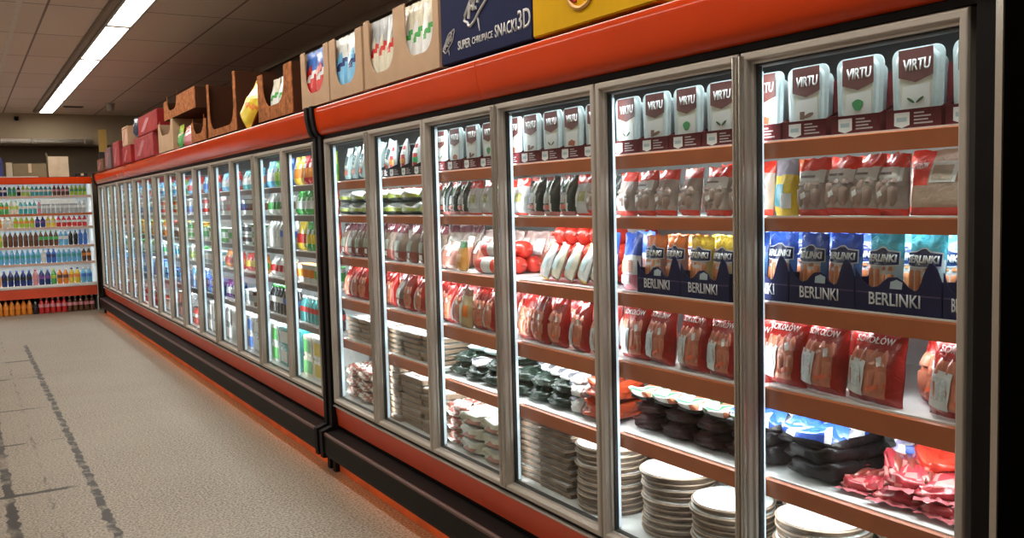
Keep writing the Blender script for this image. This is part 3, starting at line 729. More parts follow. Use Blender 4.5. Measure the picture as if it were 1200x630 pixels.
for q, (y, it, lk) in enumerate(((2.665, 1, 'cream slice pack with brown edge'), (2.745, 0, 'white slice pack with yellow edge'), (2.835, 1, 'cream slice pack with brown edge'), (2.925, 1, 'cream slice pack with brown edge'), (3.00, 0, 'white slice pack with yellow edge'))):
    good(SW[it], lk, 'near', 2, 2, X0 + .055, y, z, (-.32, .10, -PI / 2 - .38), 1.05)
good(BP, 'blue slice pouch at the edge', 'near', 2, 2, X0 + .05, 2.585, z, (-.1, 0, -PI / 2))
for row in range(3):
    for q in range(7 - row):
        good(ROLL, 'red ham roll in %s layer' % ('lower', 'middle', 'upper')[row], 'near', 2, 2, X0 + .14, 2.64 + q * .080 + row * .040, z + row * .067, (0, 0, -PI / 2 + R.uniform(-.03, .03)), 1., key='rolls')
# door four : rolls lying along the shelf, meat packs
z = near_shelf(3)[2] + .001
for q, (x, y, dz) in enumerate(((X0 + .045, 3.275, 0), (X0 + .121, 3.27, 0), (X0 + .083, 3.285, .064), (X0 + .159, 3.28, .064), (X0 + .197, 3.27, 0))):
    good(ROLLW, 'red ham roll with white band', 'near', 3, 2, x, y, z + dz, (0, 0, R.uniform(-.1, .05)), 1., key='rolls')
JAR = Item('mustard_pack', pouch(.062, .13, .05, lambda s, t: 1 if t > .8 else 0, [film('mustard', (.55, .27, .06)), GRNF], seed=61, name='mustard_pack')[0], 'sauce pouch', [])
_m, _f = pouch(.062, .13, .05, lambda s, t: 1 if t > .8 else 0, [film('mustard', (.55, .27, .06)), GRNF], seed=61)
JAR.parts = [('label', patch(_f, -.02, .02, .04, .075, film('peach', (.70, .42, .22)), off=.003, name='label'))]
good(JAR, 'mustard yellow pouch with green top', 'near', 3, 2, X0 + .03, 3.625, z, (-.05, 0, -PI / 2))
MP = []
for s in (62, 63):
    me, fy = pouch(.11, .12, .045, lambda s_, t: 1 if t > .65 or t < .1 else 0, [PINKF, film('pinkwhite', (.70, .52, .48))], seed=s, wr=.008, name='meat_pack')
    MP.append(Item('meat_pack', me, 'meat pack', [('label', patch(fy, -.04, .02, .05, .10, WHF, off=.003, name='label'))]))
for q, (x, y) in enumerate(((X0 + .03, 3.74), (X0 + .03, 3.83), (X0 + .13, 3.56), (X0 + .14, 3.68), (X0 + .13, 3.79))):
    good(MP[q % 2], 'pink meat pack with white label' if q < 2 else 'pink meat pack in rear row', 'near', 3, 2, x, y, z, (-.25, 0, -PI / 2 + R.uniform(-.3, .2)), 1.05 if q < 2 else 1.2)

# ---- fourth shelf : red bags with salmon window and a white sticker
SALM = pm('film_salmon', (.58, .20, .12), .26, var=.25, vscale=28, bump=.35, bscale=30, coat=.4)
def red_bag(seed, w=.150, h=.19, sticker=True, text=True):
    def zone(s, t):
        if t > .80 or t < .06: return 0
        if .10 < t < .70 and abs(s) < .72 - .25 * max(0, t - .55): return 1
        return 0
    me, fy = pouch(w, h, .065, zone, [film('darkred', (.34, .016, .012)), SALM], nu=18, nv=22, seed=seed, top=.05, bot=.03, wr=.007, name='sausage_bag')
    parts = []
    if text: parts.append(('lettering', shift(text_mesh('SOKOŁÓW', w * .66, .021, WHI, bold=.012), w * .02, 0, h * .83, fy=fy, off=.003)))
    if sticker:
        parts.append(('sticker', patch(fy, -w * .40, -w * .02, h * .10, h * .56, pm('ink_sticker', (.66, .70, .70), .5), off=.004, roll=-.10, name='sticker'),
                      [('sticker_print', MB().grid(lambda u, v: (-w * .355 + w * .29 * u, fy(-w * .35 + w * .29 * u, h * (.20 + .28 * v)) - .0055, h * (.20 + .28 * v)), 5, 5).mesh('sticker_print', pm('ink_fineprint', (.52, .57, .58), .5, var=.25, vscale=160)))]))
    parts.append(('price_tag', patch(fy, w * .16, w * .24, h * .50, h * .62, WHF, off=.004, roll=.4, name='price_tag')))
    parts.append(('food_mark', patch(fy, w * .05, w * .34, h * .20, h * .26, film('orangered', (.62, .12, .05)), off=.004, roll=.3, name='food_mark')))
    parts += sausage_rods(fy, w, h * .14, h * .70, 4, pm('window_sausage', (.56, .20, .12), .3, coat=.4), .012, .34, .55)
    return Item('sausage_bag', me, 'sausage bag', parts)
RB = [red_bag(71, .158), red_bag(72, .158), red_bag(73, .178)]
RBN = [red_bag(74, .12, .18, False, False), red_bag(75, .12, .18, True, False)]
z = near_shelf(0)[3] + .001
for it, y in ((2, 1.245), (2, 1.475), (0, 1.635), (1, 1.765)):
    good(RB[it], 'red sausage bag with white sticker', 'near', 0, 3, X0 + .04, y, z, (R.uniform(-.12, -.03), 0, -PI / 2 + R.uniform(-.15, .05)), 1.)
for y in (1.365, 1.215): good(RBN[0], 'red sausage bag without sticker, set back', 'near', 0, 3, X0 + .13, y, z, (-.1, 0, -PI / 2 - .4))
for y in (1.55, 1.70): good(RBN[0], 'red sausage bag in rear row', 'near', 0, 3, X0 + .16, y, z, (-.1, 0, -PI / 2))
z = near_shelf(1)[3] + .001
for q, y in enumerate((1.875, 1.995, 2.130, 2.285, 2.41)):
    good(RB[q % 2], 'red sausage bag with white sticker', 'near', 1, 3, X0 + .04, y, z, (R.uniform(-.12, -.03), 0, -PI / 2 + R.uniform(-.15, .05)), (.92, 1, 1.))
for y in (1.93, 2.06, 2.2): good(RBN[0], 'red sausage bag in rear row', 'near', 1, 3, X0 + .16, y, z, (-.1, 0, -PI / 2))
z = near_shelf(2)[3] + .001
for q, y in enumerate((2.60, 2.735, 2.875, 2.99, 3.09)):
    good(RBN[1] if q < 2 else RBN[0], 'narrow red sausage bag ' + ('with white sticker' if q < 2 else 'with tan window'), 'near', 2, 3, X0 + .04, y, z, (R.uniform(-.12, -.03), 0, -PI / 2 + R.uniform(-.2, .05)), (1.08, 1, 1.02))
z = near_shelf(3)[3] + .001
def salami_pack():
    me, fy = pouch(.10, .17, .05, lambda s, t: 1 if t > .82 else 0, [film('straw', (.55, .42, .22)), film('tanred', (.45, .16, .09))], seed=76, name='salami_pack')
    return Item('salami_pack', me, 'salami pack', [('label', patch(fy, -.035, .005, .02, .11, film('palestraw', (.70, .66, .48)), off=.003, name='label')), ('picture', patch(fy, .01, .04, .05, .10, ORAF, off=.003, name='picture'))])
SAL = salami_pack()
for q, (it, y, lk) in enumerate(((RBN[1], 3.27, 'narrow red sausage bag with white sticker'), (RBN[1], 3.385, 'narrow red sausage bag with white sticker'), (RBN[0], 3.475, 'narrow red sausage bag, no sticker'), (SAL, 3.565, 'straw-coloured salami pack'), (RBN[1], 3.68, 'narrow red sausage bag with white sticker'), (RBN[1], 3.79, 'narrow red sausage bag with white sticker'))):
    good(it, lk, 'near', 3, 3, X0 + .04 - (.03 if it is SAL else 0), y, z, (R.uniform(-.12, -.03), 0, -PI / 2 + R.uniform(-.2, .05)))

# ---- fifth shelf : soft heaps
def soft(name, cat, w, d, h, mats, zone=None, seed=0, rough=.02, parts=()):
    return Item(name, lump(w, d, h, mats, zone, seed, rough=rough, name=name), cat, parts)
def flap(seed, w, mat, l=.10):                          # gathered bag neck
    sd = Vector((seed, seed * .3, 1))
    def fn(u, v):
        a = (u - .5); n = noise.noise(Vector((u * 7, v * 2, 0)) + sd) * .025 * v
        return a * w * (1 + .5 * v), -.02 - l * v * .55 + n, .05 + .018 * math.sin(v * 3) + n * 1.4
    mb = MB().grid(fn, 14, 6); me = mb.mesh('bag_neck', mat, True); return me
BAGS = {
    'black': soft('dark_sausage_bag', 'sausage bag', .20, .27, .062, [DKF], seed=81, rough=.018, parts=[('bag_neck', flap(1, .10, film('smoke', (.10, .09, .09))))]),
    'blacktop': soft('dark_sausage_bag', 'sausage bag', .20, .27, .062, [DKF, BLUF, WHF], lambda u, v: (1 if (u * 8) % 1 < .6 else 2) if v > .58 else 0, seed=82, rough=.02, parts=[('bag_neck', flap(2, .14, BLUF))]),
    'maroon': soft('dark_meat_bag', 'meat bag', .17, .24, .085, [pm('film_darkmaroon', (.030, .006, .008), .36, var=.25, bump=.4, bscale=30, spec=.2)], seed=83, rough=.03, parts=[('bag_neck', flap(3, .10, film('clearish', (.32, .30, .28))))]),
    'green': soft('dark_green_bag', 'meat bag', .17, .24, .085, [DGRN, film('smokegreen', (.035, .055, .045))], lambda u, v: 1 if (u * 5 + v * 3) % 1 < .3 else 0, seed=84, rough=.03, parts=[('bag_neck', flap(4, .11, film('palegreen', (.35, .50, .40))))]),
    'whitewrap': soft('white_wrapped_bag', 'wrapped food bag', .13, .25, .06, [WHF, film('rose', (.45, .20, .20)), film('ink2', (.10, .10, .12))], lambda u, v: (0, 0, 1, 0, 2)[int(u * 15) % 5], seed=85, rough=.025),
    'orange': soft('orange_red_bag', 'food bag', .19, .22, .085, [film('rustorange', (.55, .07, .02)), film('deepred', (.22, .02, .015))], lambda u, v: 1 if v < .35 else 0, seed=86, rough=.04, parts=[('bag_neck', flap(5, .12, film('rustorange2', (.60, .10, .03))))]),
    'colour': soft('colourful_topped_bag', 'meat bag', .16, .20, .05, [DKF, GRNF, WHF, film('coral', (.65, .22, .12))], lambda u, v: (1, 2, 3, 2)[int(u * 12) % 4] if v > .52 else 0, seed=87, rough=.025),
}
def red_vac(seed, w, d):
    it = soft('red_vacuum_pack', 'sausage pack', w, d, .045, [film('redclear', (.40, .035, .045)), film('redpale', (.62, .22, .20))], lambda u, v: 1 if (u * 6 + v * 2) % 1 < .22 else 0, seed=seed, rough=.018)
    for q in range(3):
        x = (-.28 + .28 * q) * w
        it.parts.append(('sausage', MB().tube([(x, -d * .30, .034), (x + .005, 0, .041), (x, d * .32, .034)], [.007, .012, .007], 8).mesh('sausage', pm('dry_sausage', (.22, .045, .03), .35, coat=.4), True)))
    it.parts.append(('seal_edge', MB().grid(lambda u, v: ((u - .5) * w * .9, -d * .48 - .025 * v, .014 + .012 * noise.noise(Vector((u * 6, v * 2, seed)))), 12, 2).mesh('seal_edge', film('pinkclear', (.58, .16, .18)), True)))
    return it
RV = [red_vac(91, .14, .24), red_vac(92, .12, .22)]
REDTOP = soft('bright_red_pack', 'sausage pack', .13, .17, .04, [film('scarlet', (.78, .06, .03)), YELF], lambda u, v: 1 if u < .1 or u > .92 else 0, seed=93, rough=.02)
BLUW = soft('blue_white_pack', 'sausage pack', .14, .18, .045, [WHF, BLUF, film('lilac', (.40, .36, .55))], lambda u, v: (0, 1, 0, 2)[int(u * 12) % 4], seed=94, rough=.02)
MAGP = soft('magenta_pack', 'sausage pack', .12, .18, .045, [MAGF, film('magpale', (.60, .30, .42))], lambda u, v: 1 if v > .75 else 0, seed=95, rough=.02)
def lay(it, lk, door, lev, x, y, dz, rot, sc=1.):
    if lev == 4: x += .022
    zz = (near_shelf(door)[lev] if lev < 5 else DECK - .001) + .001 + dz
    return good(it, lk, 'near', door, lev, x, y, zz, rot, sc, key='heap')
def RZ(a=0.): return (0, 0, -PI / 2 + a)
# door one
for q in range(3):
    lay(BAGS['black'] if q < 2 else BAGS['blacktop'], 'black sausage bag, %s layer' % ('lowest', 'middle')[q] if q < 2 else 'black sausage bag with blue top', 0, 4, X0 + .145, 1.69 + .01 * q, q * .040, RZ(.03 * q))
    lay(BAGS['black'] if q < 2 else BAGS['blacktop'], 'black sausage bag, %s layer' % ('lowest', 'middle')[q] if q < 2 else 'black sausage bag with white top', 0, 4, X0 + .150, 1.895 + .01 * q, q * .040, RZ(-.03 * q))
lay(RV[0], 'red vacuum sausage pack lying in front', 0, 4, X0 + .135, 1.45, 0, RZ(.2))
lay(RV[1], 'red vacuum sausage pack at the far end of the heap', 0, 4, X0 + .12, 1.56, .0, RZ(.15), .85)
lay(RV[1], 'red vacuum sausage pack lying in front', 0, 4, X0 + .13, 1.315, 0, RZ(.1)); lay(RV[0], 'red vacuum sausage pack lying in front', 0, 4, X0 + .135, 1.222, 0, RZ(-.05))
lay(RV[1], 'red vacuum sausage pack on the heap', 0, 4, X0 + .125, 1.46, .042, (.10, .10, -PI / 2 + .7)); lay(RV[0], 'red vacuum sausage pack on the heap', 0, 4, X0 + .14, 1.36, .040, (.05, .0, -PI / 2 + .5))
lay(RV[1], 'red vacuum sausage pack on the heap', 0, 4, X0 + .135, 1.24, .040, RZ(.3))
lay(REDTOP, 'bright scarlet pack with yellow edge on the heap', 0, 4, X0 + .19, 1.40, .082, (.12, 0, -PI / 2 + .8)); lay(BLUW, 'blue and white pack on the heap', 0, 4, X0 + .17, 1.265, .080, (.1, 0, -PI / 2 + .4))
lay(BLUW, 'blue and white pack at the back of the heap', 0, 4, X0 + .26, 1.50, .075, RZ(.3)); lay(MAGP, 'magenta sausage pack on the heap', 0, 4, X0 + .13, 1.215, .042, (.08, 0, -PI / 2 - .2))
lay(MAGP, 'magenta sausage pack topmost near the frame', 0, 4, X0 + .17, 1.215, .085, RZ(-.3)); lay(REDTOP, 'bright scarlet pack behind the heap', 0, 4, X0 + .30, 1.33, .06, RZ(.2), 1.1)
# door two
for q in range(4):
    lay(BAGS['maroon'], 'dark maroon meat bag, lower layer', 1, 4, X0 + .13, 1.96 + q * .150, 0, RZ(R.uniform(-.1, .1)), (.86, .95, .56))
    lay(BAGS['maroon'], 'dark maroon meat bag, upper layer', 1, 4, X0 + .145, 1.96 + q * .150, .050, RZ(R.uniform(-.1, .1)), (.86, .95, .50))
for q in range(5): lay(BAGS['colour'], 'dark bag with coral and green top', 1, 4, X0 + .125, 1.95 + q * .12, .094, RZ(R.uniform(-.2, .2)), (.74, 1.0, .80))
# door three
for q in range(3):
    lay(BAGS['green'], 'dark green meat bag, lower layer', 2, 4, X0 + .13, 2.92 + q * .15, 0, RZ(R.uniform(-.1, .1)), (.84, .95, .60))
    lay(BAGS['green'], 'dark green meat bag, upper layer', 2, 4, X0 + .145, 2.925 + q * .148, .053, RZ(R.uniform(-.1, .1)), (.84, .9, .55))
for q in range(4): lay(BAGS['whitewrap'], 'white and rose wrapped bag lying aslant', 2, 4, X0 + .15 + .02 * q, 2.86 + q * .098, .104, (.06, .0, -PI / 2 + .35), (.66, .95, .62))
lay(BAGS['whitewrap'], 'white wrapped bag under the orange bags', 2, 4, X0 + .13, 2.80, 0, RZ(.05), (.72, .9, .9))
lay(BAGS['whitewrap'], 'white wrapped bag beside the orange bags', 2, 4, X0 + .13, 2.80, .060, RZ(.05), (.70, .9, .9))
lay(BAGS['orange'], 'orange-red bag, lower one', 2, 4, X0 + .115, 2.665, 0, RZ(.1), (.85, .95, .8)); lay(BAGS['orange'], 'orange-red bag, upper one', 2, 4, X0 + .120, 2.66, .070, RZ(-.1), (.85, .9, .8))
# door four
for q in range(4):
    lay(BAGS['green'], 'dark green meat bag, lower layer', 3, 4, X0 + .13, 3.30 + q * .152, 0, RZ(R.uniform(-.1, .1)), (.84, .95, .60))
    lay(BAGS['green'] if q % 2 else BAGS['whitewrap'], 'dark green meat bag, upper layer' if q % 2 else 'white wrapped bag, upper layer', 3, 4, X0 + .15, 3.30 + q * .152, .053, RZ(R.uniform(-.12, .12)), (.82, .9, .55))
PT = soft('pale_green_bag', 'food bag', .16, .2, .05, [LTEAL, GRNF], lambda u, v: 1 if (u * 7) % 1 < .2 else 0, seed=97, rough=.025)
for q in range(3): lay(PT, 'pale green food bag on top', 3, 4, X0 + .19, 3.45 + q * .15, .102, RZ(R.uniform(-.2, .2)), .82)

# ---- bottom deck : stacks of disc packs, trays, pale bags
FILMW = pm('white_film', (.84, .87, .86), .28, var=.05, vscale=20, bump=.5, bscale=22, coat=.4)
KRAFT = pm('brown_edge', (.20, .135, .095), .6, var=.3, vscale=30)
RIM = pm('tan_film_rim', (.40, .30, .22), .4, var=.35, vscale=14)
def disc(seed, lab):
    sd = Vector((seed, 2, 3)); r = .128; n = 36; mb = MB()
    prof = [(.96, 0, 1), (1., .004, 1), (1.0, .013, 1), (1.02, .016, 1), (.97, .0195, 0), (.7, .0205, 0), (.35, .0205, 0), (.05, .0205, 0)]
    for f, zz, m_ in prof:
        for k in range(n):
            a = 2 * PI * k / n
            q = noise.noise(Vector((math.cos(a) * 2.2, math.sin(a) * 2.2, f * 2)) + sd)
            rr = r * f * (1 + .018 * q); mb.v.append((rr * math.cos(a), rr * math.sin(a), max(0, zz + (.0022 * q if .02 < zz else 0))))
    for i in range(len(prof) - 1):
        for k in range(n):
            mb.f.append([i * n + k, i * n + (k + 1) % n, (i + 1) * n + (k + 1) % n, (i + 1) * n + k]); mb.m.append(0 if prof[i][2] == 1 else 1)
    mb.f.append([(len(prof) - 1) * n + k for k in range(n)]); mb.m.append(1); mb.f.append(list(range(n))[::-1]); mb.m.append(0)
    me = mb.mesh('disc_pack', [KRAFT, FILMW], True)
    parts = [('film_rim', MB().lathe([(r * 1.022, .0125), (r * 1.03, .015), (r * 1.015, .0178), (r * 1.0, .0168)], 36).mesh('film_rim', RIM, True))]
    if lab:
        parts.append(('label', MB().plate([(-.05, -.03), (.05, -.035), (.052, .03), (-.048, .035)], .0225, .0240).mesh('label', film('palerose', (.62, .47, .44)))))
        parts[-1] = parts[-1] + ([('label_print', MB().plate([(-.035, -.02), (.02, -.022), (.02, .01), (-.034, .012)], .0240, .0245).mesh('label_print', film('rosebrown', (.42, .24, .22))))],)
    return Item('disc_pack', me, 'disc pack', parts)
DISC = [disc(1, False), disc(2, False), disc(5, False)]; DISCL = disc(4, True)
DECK = H + (.413 - H) / RR
stack_names = []
def disc_stack(door, x, y, n, where, lab=False):
    for k in range(n):
        it = DISCL if (lab and k == n - 1) else DISC[k % 3]
        o = it.put(((x + R.uniform(-.006, .006)) * RR, (y + R.uniform(-.006, .006)) * RR, zz_(DECK + k * .0215)), (0, 0, R.uniform(0, 6)), (RR * R.uniform(.96, 1.03),) * 2 + (RR,))
        fromtop = n - 1 - k
        nm = 'topmost' if fromtop == 0 else 'lowest' if k == 0 else ORD[fromtop] + ' down'
        tag(o, 'white film disc pack, %s in %s' % (nm, where), None, 'stacked disc packs on the bottom decks')
disc_stack(0, 2.03, 1.735, 10, 'lone front stack behind the first door')
disc_stack(0, 2.24, 1.56, 8, 'rear stack behind the first door', True)
disc_stack(1, 1.985, 2.035, 9, 'big front stack behind the second door')
disc_stack(1, 2.02, 2.32, 10, 'farther front stack behind the second door')
disc_stack(1, 2.245, 2.16, 10, 'rear stack with label behind the second door', True)
disc_stack(1, 2.235, 1.89, 9, 'rear labelled stack beside the first mullion', True)
disc_stack(2, 1.985, 2.655, 11, 'round front stack behind the third door')
disc_stack(2, 2.25, 2.68, 11, 'rear round stack behind the third door', True)
def flat_pack(w, d, h, a, b, seed, nm='flat_tray'):
    sd = Vector((seed, 1, 1))
    def fn(u, v): return (u - .5) * w * .98, (v - .5) * d * .98, h + noise.noise(Vector((u * 4, v * 4, 0)) + sd) * .003
    mb = MB().box(-w / 2, w / 2, -d / 2, d / 2, 0, h - .002, bev=.004); mb.grid(fn, 8, 8, mi=1)
    me = mb.mesh(nm, [a, b])
    return Item(nm, me, 'tray pack', [('tray_label', MB().plate([(-w * .3, -d * .36), (w * .08, -d * .36), (w * .08, -d * .08), (-w * .3, -d * .08)], h + .002, h + .0045).mesh('tray_label', film('greypink2', (.52, .42, .40)))), ('lid_rim', MB().box(-w / 2 - .003, w / 2 + .003, -d / 2 - .003, d / 2 + .003, h - .006, h - .0035, bev=.001).mesh('lid_rim', RIM))])
FT = flat_pack(.21, .24, .022, KRAFT, FILMW, 3); FTL = flat_pack(.19, .22, .022, pm('tanedge', (.36, .25, .17), .6), film('palecyan', (.58, .72, .73)), 5); FTB = flat_pack(.24, .24, .028, pm('brownedge2', (.28, .19, .13), .6), film('paperwhite', (.74, .73, .68)), 6)
def tray_stack(door, lev, it, x, y, n, pitch, where, look):
    base = DECK if lev == 5 else near_shelf(door)[lev] + .001
    for k in range(n):
        o = it.put(((x + R.uniform(-.006, .006)) * RR, (y + R.uniform(-.006, .006)) * RR, zz_(base + k * pitch)), RZ(R.uniform(-.06, .06)), RR)
        ft = n - 1 - k; nm = 'topmost' if ft == 0 else 'lowest' if k == 0 else ORD[ft] + ' down'
        tag(o, '%s, %s in %s' % (look, nm, where), None, 'stacked trays behind the glass doors')
tray_stack(2, 5, FT, 2.005, 2.897, 10, .0265, 'the square stack behind the third door', 'white film tray')
tray_stack(2, 5, FT, 2.26, 2.95, 10, .0265, 'rear square stack behind the third door', 'white film tray')
tray_stack(2, 5, FT, 2.02, 3.118, 10, .0265, 'far square stack behind the third door', 'white film tray')
PB = soft('pale_food_bag', 'food bag', .20, .26, .075, [film('palekhaki', (.58, .56, .44)), film('paleice', (.66, .76, .74)), film('dustred', (.42, .20, .16))], lambda u, v: 2 if (u * 4) % 1 < .2 and v < .5 else 1 if v > .62 else 0, seed=101, rough=.03, parts=[('bag_neck', flap(8, .13, film('paleice2', (.70, .80, .78))))])
PBR = soft('red_pale_bag', 'food bag', .17, .24, .07, [film('dustred2', (.38, .12, .10)), film('palecream', (.68, .62, .52))], lambda u, v: 1 if (u * 6 + v * 4) % 1 < .45 else 0, seed=102, rough=.03, parts=[('bag_neck', flap(9, .10, film('paleice2', (.70, .80, .78))))])
for q in range(3):
    for r_ in range(3):
        it = PBR if q == 2 else PB
        lay(it, ('red and cream' if it is PBR else 'pale khaki') + ' food bag, %s layer' % ('lowest', 'middle', 'top')[r_], 3, 5, X0 + .12, 3.345 + q * .200, r_ * .062, RZ(R.uniform(-.15, .15)))
tray_stack(4, 5, FTB, 2.0, 4.175, 8, .032, 'near stack behind the fifth door', 'brown-edged tray'); tray_stack(4, 5, FTB, 2.0, 3.93, 7, .032, 'stack by the third mullion pair', 'brown-edged tray')
tray_stack(4, 5, FTB, 1.99, 4.42, 9, .032, 'far stack behind the fifth door', 'brown-edged tray')
for q in range(2):
    for r_ in range(3): lay(PBR, 'red and cream food bag, %s layer' % ('lowest', 'middle', 'top')[r_], 5, 5, X0 + .12, 4.645 + q * .19, r_ * .06, RZ(R.uniform(-.15, .15)))
CARDT = soft('red_slice_pack', 'slice pack', .12, .14, .03, [film('rosewhite', (.60, .32, .30)), WHF], lambda u, v: int(u * 10) % 2, seed=103, rough=.015)
lay(CARDT, 'rose and white slice pack lying on trays', 4, 5, 2.0, 4.175, .262, RZ(.3)); lay(CARDT, 'rose and white slice pack on far trays', 4, 5, 1.99, 4.42, .294, RZ(-.2))
# doors five and six, shelves two to five
CLW = soft('flat_salad_pack', 'salad pack', .22, .17, .05, [DGRN, film('lightgreen', (.36, .42, .08)), film('greywhite', (.52, .55, .52))], lambda u, v: 0 if v < .4 else 1 if v < .6 else 2, seed=104, rough=.012)
for q, (d, y) in enumerate(((4, 3.98), (4, 4.19), (4, 4.38), (5, 4.53), (5, 4.71))):
    lay(CLW, 'flat salad pack, lower one', d, 1, X0 + .10, y, 0, RZ(R.uniform(-.08, .08)), (.9, 1, 1.2)); lay(CLW, 'flat salad pack, upper one', d, 1, X0 + .11, y + .01, .068, RZ(R.uniform(-.08, .08)), (.9, 1, 1.2))
good(SPO[2], 'red and pink pouch beside flat packs', 'near', 4, 1, X0 + .03, 3.87, near_shelf(4)[1] + .001, (-.1, 0, -PI / 2 - .2))
def brown_pouch(seed):
    me, fy = pouch(.125, .185, .055, lambda s, t: 1 if t > .80 else 2 if t < .3 else 0, [film('greybrown', (.24, .17, .13)), film('darkplum', (.12, .03, .04)), film('brownred', (.25, .06, .04))], seed=seed, wr=.007, name='meat_pouch')
    return Item('meat_pouch', me, 'meat pouch', [('label', patch(fy, -.035, .03, .055, .105, film('sage', (.34, .36, .28)), off=.003, name='label')), ('mark', patch(fy, -.005, .025, .02, .045, WHF, off=.003, name='mark'))])
BRP = [brown_pouch(111), brown_pouch(112)]
for q, (d, y) in enumerate(((4, 3.88), (4, 4.02), (4, 4.17), (4, 4.32), (5, 4.46), (5, 4.60), (5, 4.74))):
    good(BRP[q % 2], 'grey-brown meat pouch with sage label', 'near', d, 2, X0 + .04, y, near_shelf(d)[2] + .001, (R.uniform(-.14, -.03), 0, -PI / 2 + R.uniform(-.2, .1)))
for q, (d, y) in enumerate(((4, 3.87), (4, 3.98), (4, 4.09), (4, 4.21), (4, 4.33), (5, 4.46), (5, 4.58), (5, 4.70))):
    it = (RBN[0], BRP[0], RBN[1])[q % 3]
    good(it, ('red sausage bag, no sticker', 'grey-brown meat pouch', 'red sausage bag with sticker')[q % 3], 'near', d, 3, X0 + .045, y, near_shelf(d)[3] + .001, (R.uniform(-.14, -.03), 0, -PI / 2 + R.uniform(-.2, .1)), .98)
tray_stack(4, 4, FTL, 2.0, 3.97, 5, .0265, 'near stack on the fifth shelf, fifth door', 'pale cyan tray'); tray_stack(4, 4, FTL, 2.0, 4.17, 5, .0265, 'middle stack on fifth shelf, fifth door', 'pale cyan tray'); tray_stack(4, 4, FTL, 2.0, 4.37, 5, .0265, 'far stack on fifth shelf, fifth door', 'pale cyan tray')
tray_stack(5, 4, FTL, 2.0, 4.57, 5, .0265, 'near stack on fifth shelf, sixth door', 'pale cyan tray'); tray_stack(5, 4, FTL, 2.0, 4.77, 5, .0265, 'far stack on fifth shelf, sixth door', 'pale cyan tray')
for q, y in enumerate((4.86, 4.97, 5.08)):
    q %= 2
    good(BRP[q], 'grey-brown meat pouch with sage label', 'near', 5, 2, X0 + .04, y, near_shelf(5)[2] + .001, (-.08, 0, -PI / 2)); good(RBN[q], 'narrow red bag by the far end', 'near', 5, 3, X0 + .045, y - .03, near_shelf(5)[3] + .001, (-.08, 0, -PI / 2))
lay(CLW, 'flat salad pack, lower one', 5, 1, X0 + .10, 5.08, 0, RZ(), (.72, 1, 1.2)); lay(CLW, 'flat salad pack, upper one', 5, 1, X0 + .10, 5.08, .068, RZ(), (.72, 1, 1.2))
lay(CLW, 'flat salad pack, lower one', 5, 1, X0 + .10, 4.91, 0, RZ(), (.9, 1, 1.2)); lay(CLW, 'flat salad pack, upper one', 5, 1, X0 + .11, 4.92, .068, RZ(), (.9, 1, 1.2))
tray_stack(5, 4, FTL, 2.0, 4.97, 5, .0265, 'end stack on fifth shelf, sixth door', 'pale cyan tray')
for r_ in range(3): lay(PBR, 'red and cream food bag, %s layer' % ('lowest', 'middle', 'top')[r_], 5, 5, X0 + .12, 5.03, r_ * .06, RZ(R.uniform(-.15, .15)))
# door six top: leaning pale packs
def lean_pack(seed):
    me, fy = pouch(.12, .18, .03, lambda s, t: 0, [film('paleteal2', (.42, .56, .56))], seed=seed, name='slice_pack')
    return Item('slice_pack', me, 'slice pack', [('label', patch(fy, -.035, .04, .06, .15, WHF, off=.003, name='label'), [('label_print', patch(fy, -.02, .025, .075, .13, film('darkteal', (.06, .16, .18)), off=.0042, nu=5, nv=5, name='label_print'))]), ('red_patch', patch(fy, -.035, .035, .02, .05, film('foodred', (.50, .12, .08)), off=.003, name='red_patch'))])
LP = lean_pack(121)
for q, (y, rl) in enumerate(((4.50, .22), (4.62, .16), (4.74, .05), (4.86, .12), (4.97, .05), (5.08, .02))): good(LP, 'pale slice pack leaning aslant', 'near', 5, 0, X0 + .06, y, near_shelf(5)[0] + .012, (-.12, rl, -PI / 2 - .1))

y = 2.62
while y < 5.1:
    d = min(5, max(2, int((y * RR / 1.02 - nb[0]) / .6195)))
    good(GBP if int(y * 10) % 3 else STP[0], 'pouch in the rear row', 'near', d, 1, X0 + (.20 if y < 3.7 else .28), y, near_shelf(d)[1] + .001, (-.06, 0, -PI / 2 + R.uniform(-.2, .2)), 1.)
    if y > 3.15: good(BRP[int(y * 10) % 2] if y > 3.85 else MP[0], 'meat pack in the rear row', 'near', d, 2, X0 + .27, y, near_shelf(d)[2] + .001, (-.06, 0, -PI / 2 + R.uniform(-.2, .2)), 1. if y > 3.85 else 1.4)
    good(RBN[int(y * 9) % 2], 'narrow red bag in the rear row', 'near', d, 3, X0 + .18, y, near_shelf(d)[3] + .001, (-.06, 0, -PI / 2 + R.uniform(-.2, .2)), 1.)
    if y > 3.82: good(LP, 'pale slice pack in the rear row', 'near', d, 0, X0 + .19, y, near_shelf(d)[0] + .001, (-.05, 0, -PI / 2), 1.)
    if y > 3.95: good(BRP[int(y * 7) % 2], 'grey-brown pouch in the rear row', 'near', d, 4, X0 + .30, y, near_shelf(d)[4] + .001, (-.05, 0, -PI / 2), .9)
    y += .118
